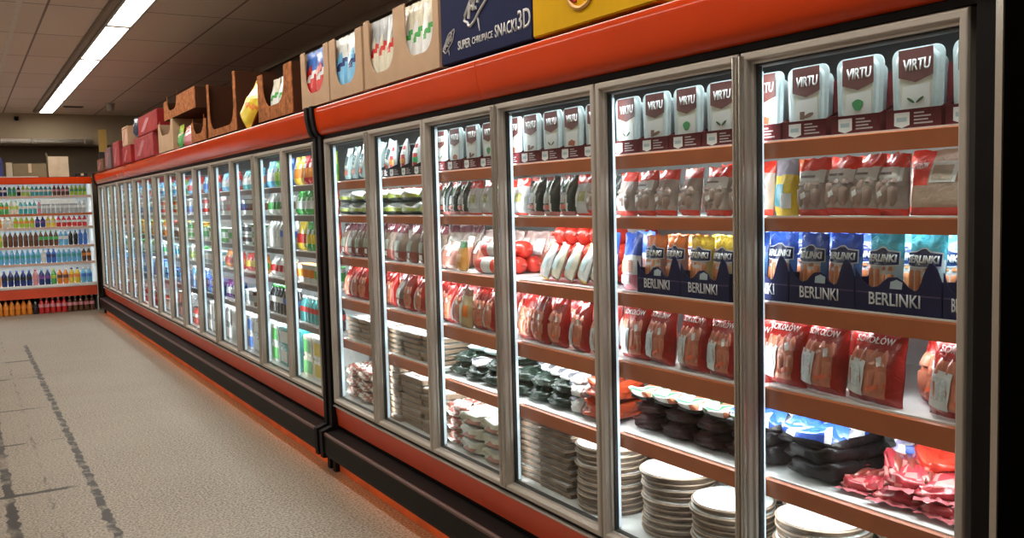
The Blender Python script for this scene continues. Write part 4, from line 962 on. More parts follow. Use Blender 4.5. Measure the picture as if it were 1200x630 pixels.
# ------------------------------------------------------------------ far cooler goods
def bottle(key, liquid, cap, label, r=.036, h=.24, glassy=True):
    bm_ = pm('bottle_' + key, liquid, .12, var=.08, coat=.5)
    pr = [(r * .86, 0), (r, .008), (r, h * .30), (r * .94, h * .36), (r, h * .42), (r, h * .62), (r * .9, h * .70), (r * .42, h * .86), (r * .36, h * .92)]
    me = MB().lathe(pr, 14).mesh('bottle', bm_, True)
    cp = MB().lathe([(r * .43, h * .915), (r * .45, h * .925), (r * .45, h * .99), (r * .38, h)], 12).mesh('cap', ink('cap_' + cap[0], cap[1]))
    lb = MB().lathe([(r * 1.012, h * .40), (r * 1.014, h * .405), (r * 1.014, h * .60), (r * 1.012, h * .605)], 14).mesh('label', ink('lab_' + label[0], label[1]))
    return Item('bottle', me, 'bottle', [('cap', cp), ('label', lb)])
def can_tub(key, col, lid, r=.042, h=.09):
    me = MB().lathe([(r * .82, 0), (r * .86, .004), (r, h * .92), (r * 1.04, h * .94), (r * 1.04, h * .97)], 16).mesh('tub', ink('tub_' + key, col), True)
    ld = MB().lathe([(r * 1.04, h * .965), (r * 1.06, h * .97), (r * 1.06, h), (r * .9, h * 1.01)], 16).mesh('lid', ink('lid_' + lid[0], lid[1]))
    bd = MB().lathe([(r * .925, h * .30), (r * .955, h * .31), (r * 1.005, h * .72), (r * .99, h * .73)], 16).mesh('print_band', ink('lid_' + lid[0], lid[1]))
    return Item('tub', me, 'tub', [('lid', ld), ('print_band', bd)])
def carton_box(key, col, acc, w=.07, d=.07, h=.18, gable=True):
    mb = MB().box(-w / 2, w / 2, -d / 2, d / 2, 0, h * .82, bev=.002)
    if gable:
        mb.add([(-w / 2, -d / 2, h * .82), (w / 2, -d / 2, h * .82), (w / 2, d / 2, h * .82), (-w / 2, d / 2, h * .82), (-w / 2, -.002, h * .95), (w / 2, -.002, h * .95), (w / 2, .002, h * .95), (-w / 2, .002, h * .95), (-w / 2, -.002, h), (w / 2, -.002, h), (w / 2, .002, h), (-w / 2, .002, h)],
               [(0, 1, 5, 4), (2, 3, 7, 6), (0, 4, 7, 3), (1, 2, 6, 5), (4, 5, 9, 8), (6, 7, 11, 10), (8, 9, 10, 11), (4, 8, 11, 7), (5, 6, 10, 9)])
    else: mb.box(-w / 2 + .002, w / 2 - .002, -d / 2 + .002, d / 2 - .002, h * .82, h)
    me = mb.mesh('drink_carton', ink('ctn_' + key, col))
    return Item('drink_carton', me, 'carton', [('front_print', MB().prism([(-w * .42, h * .12), (w * .42, h * .2), (w * .42, h * .6), (-w * .42, h * .52)], -d / 2 - .0012, -d / 2).mesh('front_print', ink('acc_' + acc[0], acc[1])))])
def bag_item(key, col, acc, w=.12, h=.19, seed=1):
    me, fy = pouch(w, h, .05, lambda s, t: 1 if .25 < t < .55 else 0, [film('bag_' + key, col), film('bagacc_' + acc[0], acc[1])], nu=10, nv=12, seed=seed, name='snack_bag')
    return Item('snack_bag', me, 'bag', [('mark', patch(fy, -w * .25, w * .25, h * .58, h * .74, WHF, nu=3, nv=3, off=.003, name='mark'))])
def block_pack(key, col, acc, w=.14, d=.14, h=.06):
    me = MB().box(-w / 2, w / 2, -d / 2, d / 2, 0, h, bev=.006).mesh('boxed_pack', film('blk_' + key, col))
    return Item('boxed_pack', me, 'boxed pack', [('print_panel', MB().box(-w * .38, w * .38, -d / 2 - .001, -d / 2, h * .2, h * .8).mesh('print_panel', ink('acc_' + acc[0], acc[1])))])
K = {'white': (.80, .82, .80), 'red': (.62, .03, .03), 'green': (.08, .42, .10), 'lime': (.42, .62, .06), 'yellow': (.80, .60, .05), 'blue': (.05, .18, .60), 'sky': (.15, .48, .78), 'orange': (.80, .26, .03), 'brown': (.14, .06, .03), 'black': (.02, .02, .025), 'pink': (.70, .28, .32), 'teal': (.05, .38, .40), 'navy': (.02, .04, .18), 'grey': (.45, .47, .48), 'cream': (.74, .68, .52), 'purple': (.18, .06, .30)}
kk = lambda n: (n, K[n])
ITC = {}
def far_item(kind, a, b):
    q = (kind, a, b)
    if q not in ITC:
        if kind == 'bottle': ITC[q] = bottle('f' + a, K[a], kk(b), kk('white' if b != 'white' else 'red'), .034, .165)
        elif kind == 'tallbottle': ITC[q] = bottle('t' + a, K[a], kk(b), kk('white' if b != 'white' else 'blue'), .038, .198)
        elif kind == 'tub': ITC[q] = can_tub(a, K[a], kk(b), .042, .080)
        elif kind == 'bigtub': ITC[q] = can_tub('b' + a, K[a], kk(b), .055, .118)
        elif kind == 'carton': ITC[q] = carton_box(a, K[a], kk(b), .07, .07, .152)
        elif kind == 'bag': ITC[q] = bag_item(a, K[a], kk(b), .115, .153, len(ITC))
        elif kind == 'tallbag': ITC[q] = bag_item('t' + a, K[a], kk(b), .12, .185, len(ITC))
        elif kind == 'block': ITC[q] = block_pack(a, K[a], kk(b))
        elif kind == 'bigblock': ITC[q] = block_pack('b' + a, K[a], kk(b), .20, .22, .135)
    return ITC[q]
WID = {'bottle': .070, 'tallbottle': .077, 'tub': .090, 'bigtub': .113, 'carton': .074, 'bag': .092, 'tallbag': .092, 'block': .145, 'bigblock': .199}
NM = {'bottle': 'bottle', 'tallbottle': 'tall bottle', 'tub': 'tub', 'bigtub': 'large tub', 'carton': 'drink carton', 'bag': 'bag', 'tallbag': 'tall bag', 'block': 'boxed pack', 'bigblock': 'big boxed pack'}
RK = {  # per door: for levels 0..5 (kind, [(body, accent), ...])
 0: [('tallbag', [('lime', 'green'), ('red', 'orange'), ('yellow', 'orange')]), ('bag', [('green', 'white'), ('red', 'white')]), ('tallbag', [('yellow', 'red'), ('red', 'orange'), ('green', 'yellow')]), ('bigtub', [('white', 'green'), ('white', 'orange')]), ('bottle', [('black', 'white'), ('teal', 'white')]), ('bigblock', [('white', 'yellow'), ('cream', 'green')])],
 1: [('tallbag', [('green', 'lime'), ('sky', 'white'), ('blue', 'sky')]), ('bag', [('white', 'green'), ('white', 'brown')]), ('tallbottle', [('grey', 'white'), ('white', 'grey')]), ('bag', [('white', 'red'), ('white', 'pink')]), ('tallbottle', [('black', 'white'), ('black', 'green')]), ('bigblock', [('teal', 'white'), ('white', 'green')])],
 2: [('bag', [('teal', 'white'), ('sky', 'orange')]), ('bigtub', [('white', 'brown'), ('white', 'navy')]), ('tub', [('white', 'black'), ('green', 'white')]), ('bag', [('red', 'yellow'), ('orange', 'green')]), ('bigtub', [('white', 'grey'), ('brown', 'grey')]), ('bigblock', [('white', 'blue'), ('grey', 'white')])],
 3: [('bag', [('red', 'sky'), ('sky', 'white')]), ('bigtub', [('white', 'pink'), ('white', 'grey')]), ('bigtub', [('green', 'white'), ('white', 'green')]), ('bag', [('orange', 'red'), ('red', 'orange')]), ('bag', [('navy', 'purple'), ('purple', 'white')]), ('bigblock', [('white', 'grey'), ('grey', 'white')])],
 4: [('bag', [('red', 'sky'), ('sky', 'blue')]), ('tub', [('white', 'red'), ('white', 'pink')]), ('bigtub', [('white', 'green'), ('green', 'white')]), ('bigtub', [('grey', 'white'), ('teal', 'white')]), ('block', [('navy', 'white'), ('blue', 'grey')]), ('bigblock', [('grey', 'white')])],
}
GEN = [[('bag', [('red', 'white'), ('sky', 'red')]), ('bottle', [('green', 'red'), ('sky', 'blue')])],
       [('tub', [('white', 'red'), ('white', 'green'), ('cream', 'red')]), ('carton', [('white', 'green'), ('white', 'blue')])],
       [('tub', [('white', 'green'), ('orange', 'yellow')]), ('bottle', [('orange', 'yellow'), ('brown', 'red')])],
       [('bigtub', [('white', 'sky'), ('white', 'green')]), ('carton', [('white', 'lime'), ('green', 'white')])],
       [('tallbottle', [('sky', 'blue'), ('sky', 'white'), ('blue', 'white')]), ('block', [('blue', 'white'), ('navy', 'sky')])],
       [('bigblock', [('grey', 'white'), ('brown', 'pink')]), ('bottle', [('brown', 'white'), ('red', 'black')])]]
FZ = FSZ + [DECK - .001]
for d in range(15):
    a, b = fb[d] * 1.022 + .004, min(fb[d + 1] * 1.022 - .004, fb[-1])
    if d == 0: a = fb[0] + .01
    if b - a < .1: continue
    for lv in range(6):
        kind, pal = RK[d][lv] if d in RK else GEN[lv][(d // 2 + lv) % 2]
        w = WID[kind]; n = int((b - a) / w); off = ((b - a) - n * w) / 2
        rows = 1
        base = R.randrange(len(pal))
        for q in range(n):
            ca, cb = pal[(base + (q * len(pal)) // n) % len(pal)]
            it = far_item(kind, ca, cb)
            y = a + off + w * (q + .5)
            x = X0 + (.045 if kind not in ('bigblock', 'block') else .12 if kind == 'bigblock' else .08)
            layers = 2 if kind in ('block',) else 2 if (kind == 'tub') else 1
            if kind == 'bigblock' and lv == 5: layers = 1
            sc = 1.
            if kind in ('bag', 'tallbag'): sc = (.80, 1, .92 if lv == 3 else 1.0)
            hgt = {'block': .0605, 'tub': .0785, 'bigblock': .136}.get(kind, .2)
            good(it, '%s %s with %s %s' % (ca, NM[kind], cb, 'cap' if 'bottle' in kind else 'lid' if 'tub' in kind else 'print'), 'far', d, lv, x, y, FZ[lv] + .001, (R.uniform(-.06, 0) if 'bag' in kind else 0, 0, -PI / 2 + R.uniform(-.06, .06)), sc, key='lower' if layers > 1 else None)
            if layers > 1:
                good(it, '%s %s stacked on top' % (ca, NM[kind]), 'far', d, lv, x, y, FZ[lv] + .001 + hgt, (0, 0, -PI / 2 + R.uniform(-.06, .06)), sc, key='upper')
            if lv == 5 and kind == 'bigblock' and d < 7:
                good(it, '%s big boxed pack stacked on top' % ca, 'far', d, lv, x, y, FZ[lv] + .001 + hgt, (0, 0, -PI / 2 + R.uniform(-.06, .06)), (1, 1, 1.0), key='upper')

# ------------------------------------------------------------------ back wall multideck
BACK = empty('open_drinks_fridge', (0, 0, 0)); tag(BACK, 'open red-fronted drinks fridge with lit shelves against the back wall', 'fridge', 'refrigerated display cases')
Pb = lambda n, mb, m, s=False, par=BACK: link(n, mb.mesh(n, m, s), par)
BX0, BX1, BY = -.9, 1.685, 15.0
Pb('back_panel', MB().box(BX0, BX1, 15.62, 15.70, .0, 1.95), pm('grey_liner', (.42, .43, .43), .5))
Pb('side_panel', MB().box(BX0 - .04, BX0, BY, 15.70, 0, 1.98), BLACK); Pb('side_panel', MB().box(BX1, BX1 + .012, BY + .01, 15.70, 0, 1.98), WHITE)
Pb('canopy', MB().box(BX0 - .04, BX1 + .012, BY - .02, BY + .03, 1.885, 1.985, bev=.012), REDP)
Pb('top_panel', MB().box(BX0 - .04, BX1 + .012, BY + .03, 15.70, 1.95, 1.985), pm('roof_grey', (.16, .14, .13), .6))
Pb('top_edge_strip', MB().box(BX0, .99, BY - .02, BY + .05, 1.986, 2.0, bev=.002), pm('pale_strip', (.7, .6, .5), .5))
Pb('bottom_tray', MB().box(BX0, BX1, BY + .0, 15.62, .375, .412), SHELF)
Pb('tray_edge', MB().box(BX0, BX1, BY - .015, BY, .385, .425, bev=.004), WHITE)
Pb('lower_panel', MB().box(BX0, BX1, BY - .005, BY + .03, .235, .375), REDL)
Pb('base_recess', MB().box(BX0, BX1, BY + .40, BY + .44, 0, .375), BLACK)
BSZ = [1.72, 1.46, 1.262, .987, .735]
for j, z in enumerate(BSZ):
    s = Pb('shelf', MB().box(BX0, BX1, BY + .09, 15.62, z - .018, z), SHELF)
    Pb('price_rail', MB().box(BX0, BX1, BY + .078, BY + .09, z - .034, z + .002, bev=.003), pm('pale_rail', (.62, .42, .34), .45) if j != 1 else RAIL, par=s)
for j, z in enumerate([1.925] + [q - .022 for q in BSZ]):
    Pb('light_strip', MB().box(BX0 + .03, BX1 - .03, BY + .245, BY + .275, z - .006, z + .002, bev=.001), LED)
    l = strip_light('shelf_light', BACK, (BX0 + BX1) / 2, 0, 0, z - .010, 6.5, BX1 - BX0 - .1, (math.radians(12), 0, 0)); l.data.size_y = .02; l.location.y = BY + .26
def bb(liq, cap, lab, r=.036, h=.235):
    q = ('bb', liq, cap, lab, r, h)
    if q not in ITC: ITC[q] = bottle('k%s%d' % (liq, int(h * 1000)), K[liq], kk(cap), kk(lab), r, h)
    return ITC[q]
def brow(level, z, spec, r, h, y, x0=.36, x1=1.655):
    x = x0 + r; i = 0
    total = []
    for liq, cap, lab, n in spec: total += [(liq, cap, lab)] * n
    while x + r < x1:
        liq, cap, lab = total[min(i, len(total) - 1)]
        good(bb(liq, cap, lab, r, h), '%s bottle with %s cap' % (liq, cap), 'back', 0, level, x, y + R.uniform(-.006, .006), z + .001, (0, 0, R.uniform(0, 1)), 1.)
        x += 2 * r + .006; i += 1
brow(0, BSZ[0], [('blue', 'white', 'sky', 2), ('navy', 'white', 'white', 2), ('green', 'white', 'teal', 2), ('black', 'red', 'cream', 1), ('lime', 'yellow', 'white', 2), ('teal', 'white', 'white', 5), ('brown', 'red', 'pink', 4), ('lime', 'green', 'green', 6), ('black', 'brown', 'brown', 7)], .026, .15, BY + .16)
brow(1, BSZ[1], [('green', 'white', 'orange', 4), ('cream', 'lime', 'lime', 2), ('teal', 'white', 'white', 4), ('pink', 'white', 'grey', 1), ('grey', 'white', 'white', 10), ('black', 'grey', 'black', 6)], .027, .19, BY + .16)
brow(2, BSZ[2], [('orange', 'brown', 'yellow', 2), ('cream', 'black', 'white', 2), ('lime', 'yellow', 'orange', 4), ('navy', 'black', 'purple', 2), ('yellow', 'orange', 'cream', 2), ('red', 'purple', 'white', 6), ('red', 'pink', 'cream', 7)], .032, .155, BY + .16)
brow(3, BSZ[3], [('lime', 'green', 'yellow', 2), ('brown', 'sky', 'brown', 7), ('brown', 'green', 'green', 4), ('sky', 'white', 'white', 2), ('black', 'sky', 'black', 2), ('blue', 'blue', 'blue', 2), ('brown', 'red', 'orange', 5)], .030, .222, BY + .16)
brow(4, BSZ[4], [('sky', 'sky', 'teal', 9), ('white', 'sky', 'white', 1), ('blue', 'blue', 'navy', 2), ('sky', 'white', 'teal', 5), ('brown', 'cream', 'orange', 4), ('black', 'red', 'red', 5)], .031, .205, BY + .16)
brow(5, .412, [('orange', 'white', 'orange', 1), ('navy', 'blue', 'black', 5), ('pink', 'red', 'pink', 1), ('navy', 'sky', 'purple', 2), ('green', 'lime', 'lime', 1), ('orange', 'cream', 'brown', 2), ('yellow', 'navy', 'orange', 2), ('sky', 'white', 'blue', 2), ('teal', 'green', 'lime', 4)], .037, .235, BY + .09)
brow(6, 0., [('orange', 'black', 'orange', 6), ('black', 'black', 'black', 1), ('red', 'grey', 'pink', 5), ('brown', 'white', 'pink', 6), ('green', 'white', 'lime', 4)], .035, .225, BY + .08)
# blank white shelf sign on the second shelf
t = empty('shelf_sign', (1.24, BY + .072, 1.635)); tag(t, 'blank white sign strip above the grey bottles, second shelf of back fridge', 'sign')
link('sign_board', MB().box(-.235, .235, -.004, 0, -.035, .03, bev=.001).mesh('sign_board', pm('sign_white', (.86, .92, .92), .4)), t)
link('sign_clip', MB().box(-.15, -.13, -.001, .008, .03, .06).box(.13, .15, -.001, .008, .03, .06).mesh('sign_clip', ALU), t)

# ------------------------------------------------------------------ things on top of the coolers
TAN = card('tan', (.50, .33, .21)); ORB = pm('card_orangebrown', (.34, .115, .036), .8, var=.5, vscale=30, spec=.1); ORB_SHADE = card('orangebrown_shade', (.07, .025, .012)); KRA = card('kraft', (.52, .38, .22))  # includes a darker copy of the orange-brown card for carton shade
def display_box(w, h, d, mat, notches, innermat=None, top=1.):
    """open-fronted carton, front towards -y; notches = [(x0, x1, z0)] cut from the top with rounded corners"""
    pts = [(-w / 2, 0), (w / 2, 0), (w / 2, h)]
    for x0, x1, z0 in sorted(notches, reverse=True):
        r = min(.14, (x1 - x0) * .34)
        pts += [(x1, h)]
        for i in range(6): a = PI / 2 * i / 5; pts.append((x1 - r + r * math.cos(a), z0 + r - r * math.sin(a)))
        for i in range(6): a = PI / 2 * i / 5; pts.append((x0 + r - r * math.sin(a), z0 + r - r * math.cos(a)))
        pts += [(x0, h)]
    pts += [(-w / 2, h)]
    t = .006
    front = MB().prism(pts, -d / 2, -d / 2 + t)
    body = MB().box(-w / 2, -w / 2 + t, -d / 2 + t, d / 2, 0, h).box(w / 2 - t, w / 2, -d / 2 + t, d / 2, 0, h).box(-w / 2 + t, w / 2 - t, d / 2 - t, d / 2, 0, h).box(-w / 2 + t, w / 2 - t, -d / 2 + t, d / 2 - t, 0, t)
    return front.mesh('front_panel', mat), body.mesh('carton_body', mat)
def put_box(name, label, cat, yc, w, h, d, mat, notches, z=2.013, x=1.66, rz=0., extra=()):
    t = empty(name, (x + d / 2, yc, z), -PI / 2 + rz); tag(t, label, cat, 'cartons on top of the coolers')
    f, b = display_box(w, h, d, mat, notches)
    if mat is ORB: b.materials.clear(); b.materials.append(ORB_SHADE)  # shade inside these deep cartons is put into the body colour
    link('front_panel', f, t); link('carton_body', b, t)
    return t
def snack(seed, a, b, c, w=.14, h=.24):
    me, fy = pouch(w, h, .05, lambda s, t: 1 if (.40 + .16 * abs(s) < t < .56 + .1 * s) else 2 if t > .66 else 0, [film('sn_' + a, K[a]), film('sn_' + b, K[b]), film('sn_' + c, K[c])], nu=12, nv=14, seed=seed, name='snack_bag')
    return Item('snack_bag', me, 'snack bag', [('mark', patch(fy, -w * .28, w * .25, h * .55, h * .70, film('sn_' + a, K[a]), off=.003, roll=.5, name='mark'))])
SN = [snack(201, 'red', 'white', 'blue'), snack(202, 'sky', 'navy', 'white'), snack(203, 'cream', 'red', 'grey'), snack(204, 'white', 'green', 'cream'), snack(205, 'yellow', 'orange', 'yellow', .15, .2)]
def snack_at(it, label, x, y, z, rot=None, sc=1.):
    o = it.put((x, y, z), rot or (-.06, 0, -PI / 2), sc, label, 'snack bags on top of the coolers'); return o
ZT = 2.014
put_box('display_carton', 'tan carton with rounded front notch, beside the orange-brown carton', 'carton', 4.80, .44, .30, .26, TAN, [(-.15, .15, .07)])
for q, (y, nm) in enumerate(((4.78, 'nearer'), (4.94, 'farther'))): snack_at(SN[0], 'red, white and blue snack bag in the tan notched carton, %s one' % nm, 1.690, y, ZT + .008, (-.03, 0, -PI / 2), (1.15, .6, 1.22))
put_box('display_carton', 'tan carton with tall flap, second from orange-brown carton', 'carton', 4.34, .44, .30, .26, TAN, [(-.14, .14, .06)])
for q, (y, nm) in enumerate(((4.31, 'nearer'), (4.47, 'farther'))): snack_at(SN[1], 'sky blue snack bag in the second tan carton, %s one' % nm, 1.690, y, ZT + .008, (-.03, 0, -PI / 2), (1.15, .6, 1.22))
put_box('display_carton', 'wide tan carton with two notches beside the navy carton', 'carton', 3.70, .78, .31, .26, TAN, [(-.33, -.05, .06), (.07, .34, .08)])
for q, y in enumerate((3.935, 3.84, 4.03)): snack_at(SN[2], 'cream and red snack bag in the double notched carton, %s of far notch' % ('middle', 'nearer side', 'farther side')[q], 1.690, y, ZT + .008, (-.03, 0, -PI / 2), (.68, .6, 1.24))
for q, y in enumerate((3.47, 3.565, 3.66)): snack_at(SN[3], 'white and green snack bag in the double notched carton, %s of near notch' % ('nearer side', 'middle', 'farther side')[q], 1.690, y, ZT + .008, (-.03, 0, -PI / 2), (.68, .6, 1.24))
# raised flap corner of second tan carton
# navy and yellow cartons
NVY = card('navyblue', (.016, .020, .062)); YEL = card('yellowboard', (.66, .36, .004)); PWH = ink('paper', (.62, .60, .58))
t = empty('snack_carton', (1.66, 2.955, 2.013), -PI / 2); tag(t, 'navy snack carton with white lettering on the red canopy', 'carton', 'cartons on top of the coolers')
w = .67; hN = .42
link('carton_body', MB().box(-w / 2, w / 2, 0, .30, 0, hN, bev=.004).mesh('carton_body', NVY), t)
def words_on(tt, items):
    for body, x, z, ww, hh, m_, sh, ro in items:
        link('lettering', shift(text_mesh(body, ww, hh, m_, bold=.012, shear=sh), x, -.0005, z, roll=ro), tt)
words_on(t, [('SUPER', -.142, .058, .100, .034, PWH, 0, .0), ('CHRUPIĄCE', -.003, .056, .155, .034, PWH, 0, 0), ('SNACKI', .164, .064, .148, .044, PWH, 0, 0), ('3D', .287, .075, .082, .066, PWH, 0, 0)])
def scribble(parent, cx, cz, s):
    logo = MB()
    rim = []
    for i in range(24):
        a = 2 * PI * i / 24
        rr = 1 + .10 * math.sin(5 * a + .5); x, zz = .125 * rr * math.cos(a), .055 * rr * math.sin(a)
        rim.append((x * .88 - zz * .35, 0, x * .62 + zz * .85))
    rim.append(rim[0])
    logo.tube([(cx + s * p[0], -.002, cz + s * p[2]) for p in rim], [.0058 * s] * len(rim), 6, cap=False)
    logo.tube([(cx - .01 * s, -.002, cz - .075 * s), (cx - .004 * s, -.002, cz - .10 * s), (cx + .002 * s, -.002, cz - .125 * s)], [.004 * s, .003 * s, .0015 * s], 6)
    lo = link('logo', logo.mesh('logo', PWH), parent)
    for k, (px, pz, pts) in enumerate([(-.075, -.035, [(0, -.03), (0, .03), (.02, .03), (.022, .005), (0, 0)]), (-.035, -.01, [(.022, -.03), (0, -.03), (0, .03), (.022, .03)]), (.0, .012, [(0, -.03), (.0, .03), (.012, .0), (.024, .03)]), (.038, .03, [(.02, .03), (0, .022), (.018, 0), (.02, -.022), (0, -.03)])]):
        link('stroke', MB().tube([(cx + s * (px + a + .25 * b), -.002, cz + s * (pz + b + .3 * a)) for a, b in pts], [.0075 * s] * len(pts), 6).mesh('stroke', PWH), lo)
scribble(t, -.02, .205, .95); scribble(t, -.265, .085, .42)
t = empty('snack_carton', (1.66, 2.30, 2.013), -PI / 2); tag(t, 'bright yellow carton with red ring emblem on the red canopy', 'carton', 'cartons on top of the coolers')
w = .63
link('carton_body', MB().box(-w / 2, w / 2, 0, .30, 0, .42, bev=.004).mesh('carton_body', YEL), t)
ring = []
link('emblem_ring', MB().tube([(-.035 + .080 * math.cos(a), -.0015, .128 + .080 * math.sin(a)) for a in [2 * PI * i / 32 for i in range(33)]], [.007] * 33, 6, cap=False).mesh('emblem_ring', ink('peach2', (.78, .42, .12))), t)
link('emblem_arc', MB().tube([(-.035 + .063 * math.cos(a), -.0022, .128 + .063 * math.sin(a)) for a in [PI * .75 + PI * .62 * i / 14 for i in range(15)]], [.003 + .010 * math.sin(PI * i / 14) for i in range(15)], 6).mesh('emblem_arc', ink('red2', (.45, .02, .01))), t)
link('emblem_dot', MB().tube([(-.02, -.001, .125), (-.005, -.0015, .125), (.01, -.001, .125)], [.006, .014, .006], 8).mesh('emblem_dot', ink('red2', (.45, .02, .01))), t)
# far run: orange-brown cartons, loose bags, red cases, dark bags, a board
put_box('display_carton', 'orange-brown carton with cut-out front, next to the black joint', 'carton', 5.54, .70, .29, .30, ORB, [(-.24, .20, .08)])
for q, y in enumerate((5.50, 5.66)): snack_at(SN[3], 'white and green snack bag in the orange-brown carton, %s' % ('nearer', 'farther'), 1.705, y, ZT + .007) if False else snack_at(SN[3], 'white and green snack bag in orange-brown carton, %s one' % ('nearer', 'farther')[q], 1.705, y, ZT + .007)
put_box('display_carton', 'orange-brown carton with wide arch, beside the yellow bag', 'carton', 6.86, .84, .40, .30, ORB, [(-.36, .36, .05)])
snack_at(SN[4], 'yellow snack bag leaning between two orange-brown cartons', 1.685, 6.30, ZT + .03, (-.25, .6, -PI / 2), 1.4)
put_box('display_carton', 'low orange-brown tray carton under the tipped carton', 'carton', 7.62, .52, .16, .28, ORB, [(-.2, .2, .06)])
put_box('display_carton', 'tan tray carton supporting the tipped carton', 'carton', 8.98, .70, .27, .28, TAN, [(-.27, .27, .15)])
put_box('display_carton', 'tipped orange-brown carton resting on two lower cartons', 'carton', 8.34, 1.30, .17, .28, ORB, [(-.5, -.05, .07)], z=2.013 + .275)
CANP = snack(206, 'pink', 'white', 'red', .30, .13)
snack_at(CANP, 'pink snack bag lying before the tan tray carton', 1.70, 8.14, ZT + .004, (-.1, 0, -PI / 2), 1.25); snack_at(snack(207, 'green', 'cream', 'lime', .16, .2), 'green snack bag beside the pink bag on the cooler', 1.70, 8.50, ZT + .004, (-.1, 0, -PI / 2), 1.0)
def case(name, label, y, w, h, d, mat, z=ZT, x=1.67, acc=None):
    t = empty(name, (x + d / 2, y, z), -PI / 2); tag(t, label, 'case', 'cases on top of the far cooler')
    link('case_body', MB().box(-w / 2, w / 2, -d / 2, d / 2, 0, h, bev=.006).mesh('case_body', mat), t)
    link('side_print', MB().prism([(-w * .35, h * .2), (-w * .05, h * .8), (w * .1, h * .75), (-w * .2, h * .15)], -d / 2 - .002, -d / 2).mesh('side_print', acc or film('sn_pink', K['pink'])), t)
    link('seam_tape', MB().box(-w / 2 - .001, w / 2 + .001, -d / 2 - .0012, -d / 2, h * .86, h * .90).mesh('seam_tape', card('tape', (.3, .06, .05))), t); return t
RC = pm('card_redcase', (.30, .020, .020), .7, var=.3, vscale=8, spec=.15); RC2 = pm('card_rosecase', (.33, .045, .05), .7, var=.35, vscale=9, spec=.15); DBL = film('darkblue', (.02, .035, .09))
case('drink_case', 'red drinks case, lower of two stacked near the tan tray', 10.25, 1.15, .235, .26, RC2); case('drink_case', 'red drinks case, upper of two stacked', 9.95, 1.10, .20, .26, RC, z=ZT + .237)
case('drink_case', 'narrow red case left of the stacked pair', 11.38, .62, .20, .26, RC); case('drink_case', 'dusty rose case standing upright farther on', 12.2, .50, .30, .24, RC2)
case('drink_case', 'tan case standing on the narrow red case', 11.45, .40, .22, .2, TAN, z=ZT + .203)
b = soft('dark_blue_bag', 'bag', .55, .22, .20, [DBL], seed=211, rough=.03); o = b.put((1.79, 10.78, ZT + .238), RZ(), (.72, 1, 1.2), 'dark blue soft bag on top of the red case', 'cases on top of the far cooler')
case('drink_case', 'dark grey case with pale print near the corner', 12.95, .55, .27, .22, pm('card_plum', (.12, .07, .07), .7)); case('drink_case', 'brown case closest to the corner', 13.75, .62, .17, .22, card('brownc', (.16, .08, .05)))
# top of back fridge
def bbox(label, x, w, h, d, mat, z=1.99, y=15.08, name='cardboard_box'):
    t = empty(name, (x, y + d / 2, z)); tag(t, label, 'box', 'boxes on top of the back fridge')
    link('box_body', MB().box(-w / 2, w / 2, -d / 2, d / 2, 0, h, bev=.004).mesh('box_body', mat), t)
    link('tape', MB().box(-.02, .02, -d / 2 - .001, -d / 2, h * .35, h + .001).box(-.02, .02, -d / 2, d / 2, h, h + .001).mesh('tape', card('paletape', (.6, .46, .32))), t)
    return t
t = bbox('pale square cardboard box with raised flap on the back fridge', 1.27, .27, .30, .26, card('palebox', (.62, .50, .36)))
link('flap', MB().add([(-.135, -.13, .30), (-.135, .13, .30), (-.15, .13, .36), (-.15, -.13, .36)], [(0, 1, 2, 3)]).add([(-.1355, -.13, .30), (-.1355, .13, .30), (-.1505, .13, .36), (-.1505, -.13, .36)], [(3, 2, 1, 0)]).mesh('flap', card('palebox', (.62, .50, .36))), t)
bbox('blue box at the frame edge on the back fridge', .44, .22, .27, .22, pm('card_bluebox', (.04, .05, .22), .6), name='blue_box')
bbox('small pale carton beside the blue box on the back fridge', .63, .08, .21, .12, card('palecarton', (.55, .48, .38)))
bbox('long low brown box behind the square box, on back fridge', .90, .44, .20, .24, card('brownlow', (.24, .18, .11)), y=15.18)
bbox('flat dark box right of the square box on back fridge', 1.58, .15, .05, .2, pm('card_flatdark', (.03, .02, .02), .6))
t = empty('upright_board', (1.80, 14.36, 2.015)); tag(t, 'narrow ochre board standing upright in the corner', 'board')
link('board', MB().box(-.055, .055, 0, .02, 0, .62, bev=.003).mesh('board', card('ochre', (.42, .27, .08))), t)
link('board_foot', MB().box(-.06, .06, -.02, .04, 0, .30, bev=.003).mesh('board_foot', pm('card_flatdark', (.03, .02, .02), .6)), t)

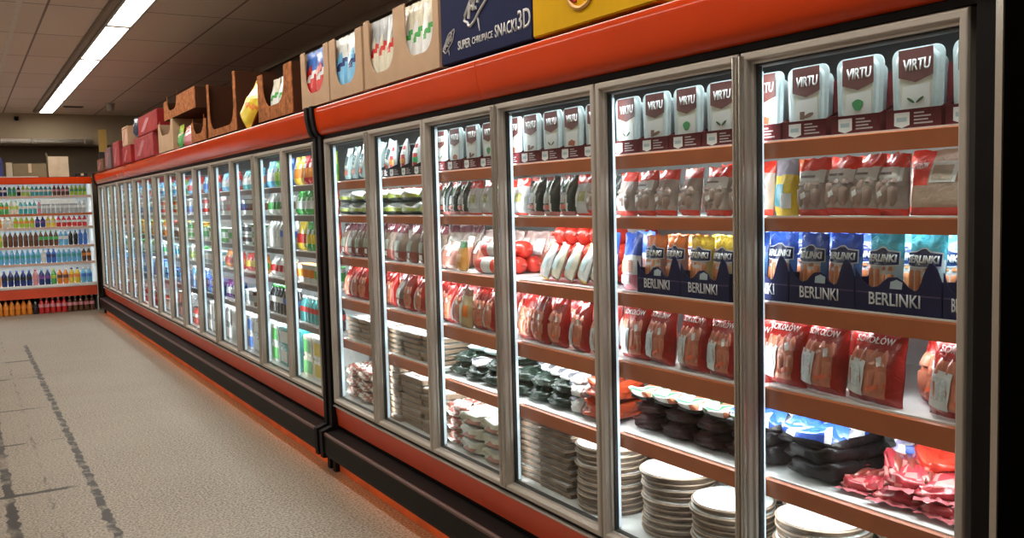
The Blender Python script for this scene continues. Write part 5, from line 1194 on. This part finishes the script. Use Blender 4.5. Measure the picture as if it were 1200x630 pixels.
# ------------------------------------------------------------------ labels for the goods
from collections import defaultdict
rows = defaultdict(list)
for g in GOODS: rows[(g[2], g[3], g[4], g[1], g[6] or '')].append(g)
for (case_, d, lv, look, key), lst in rows.items():
    lst.sort(key=lambda g: g[5])
    n = len(lst)
    for i, g in enumerate(lst):
        o = g[0]
        if case_ == 'near':
            pos = '' if n == 1 else (' %s from near end,' % ORD[i])
            lab = '%s,%s %s, %s near-cooler door' % (look, pos, SH[lv], ORD[d])
            grp = 'goods behind the near cooler doors'
        elif case_ == 'far':
            pos = '' if n == 1 else (' %s along,' % ORD[i])
            lab = '%s,%s %s, %s far-cooler door' % (look, pos, SH[lv], ORD[d])
            grp = 'goods behind the far cooler doors'
        else:
            SB = ['top shelf', 'second shelf', 'third shelf', 'fourth shelf', 'fifth shelf', 'white-edged tray', 'floor']
            pos = '' if n == 1 else (' %s from the corner,' % ORD[i])
            lab = '%s,%s %s of back fridge' % (look, pos, SB[lv]) if lv < 6 else '%s,%s floor under back fridge' % (look, pos)
            grp = 'drinks in the back fridge'
        o['label'] = lab; o['group'] = '%ss, %s' % (g[7], grp)

# ------------------------------------------------------------------ world, camera, colour management
w = bpy.data.worlds.new('World'); bpy.context.scene.world = w; w.use_nodes = True
bg = w.node_tree.nodes['Background']; bg.inputs[0].default_value = (.9, .75, .6, 1); bg.inputs[1].default_value = .02
F, YAW, PIT, ROL = 1078.69, math.radians(30.7526), math.radians(4.2880), math.radians(1.4795)
cam = bpy.data.cameras.new('Camera'); co = bpy.data.objects.new('Camera', cam); C.objects.link(co)
cam.sensor_fit = 'HORIZONTAL'; cam.sensor_width = 36; cam.lens = F / 1200 * 36; cam.clip_start = .05
fwd = Vector((math.sin(YAW) * math.cos(PIT), math.cos(YAW) * math.cos(PIT), -math.sin(PIT)))
right = Vector((math.cos(YAW), -math.sin(YAW), 0)); up = right.cross(fwd)
r2 = right * math.cos(ROL) - up * math.sin(ROL); u2 = right * math.sin(ROL) + up * math.cos(ROL)
M = Matrix((r2, u2, -fwd)).transposed().to_4x4(); M.translation = Vector((0, 0, H))
co.matrix_world = M
sc = bpy.context.scene; sc.camera = co
sc.view_settings.view_transform = 'Standard'; sc.view_settings.look = 'None'; sc.view_settings.gamma = 1; sc.view_settings.exposure = 0
sc.view_settings.use_curve_mapping = False
sc.cycles.use_denoising = True
sc.cycles.max_bounces = 8; sc.cycles.transparent_max_bounces = 12; sc.cycles.sample_clamp_indirect = 4
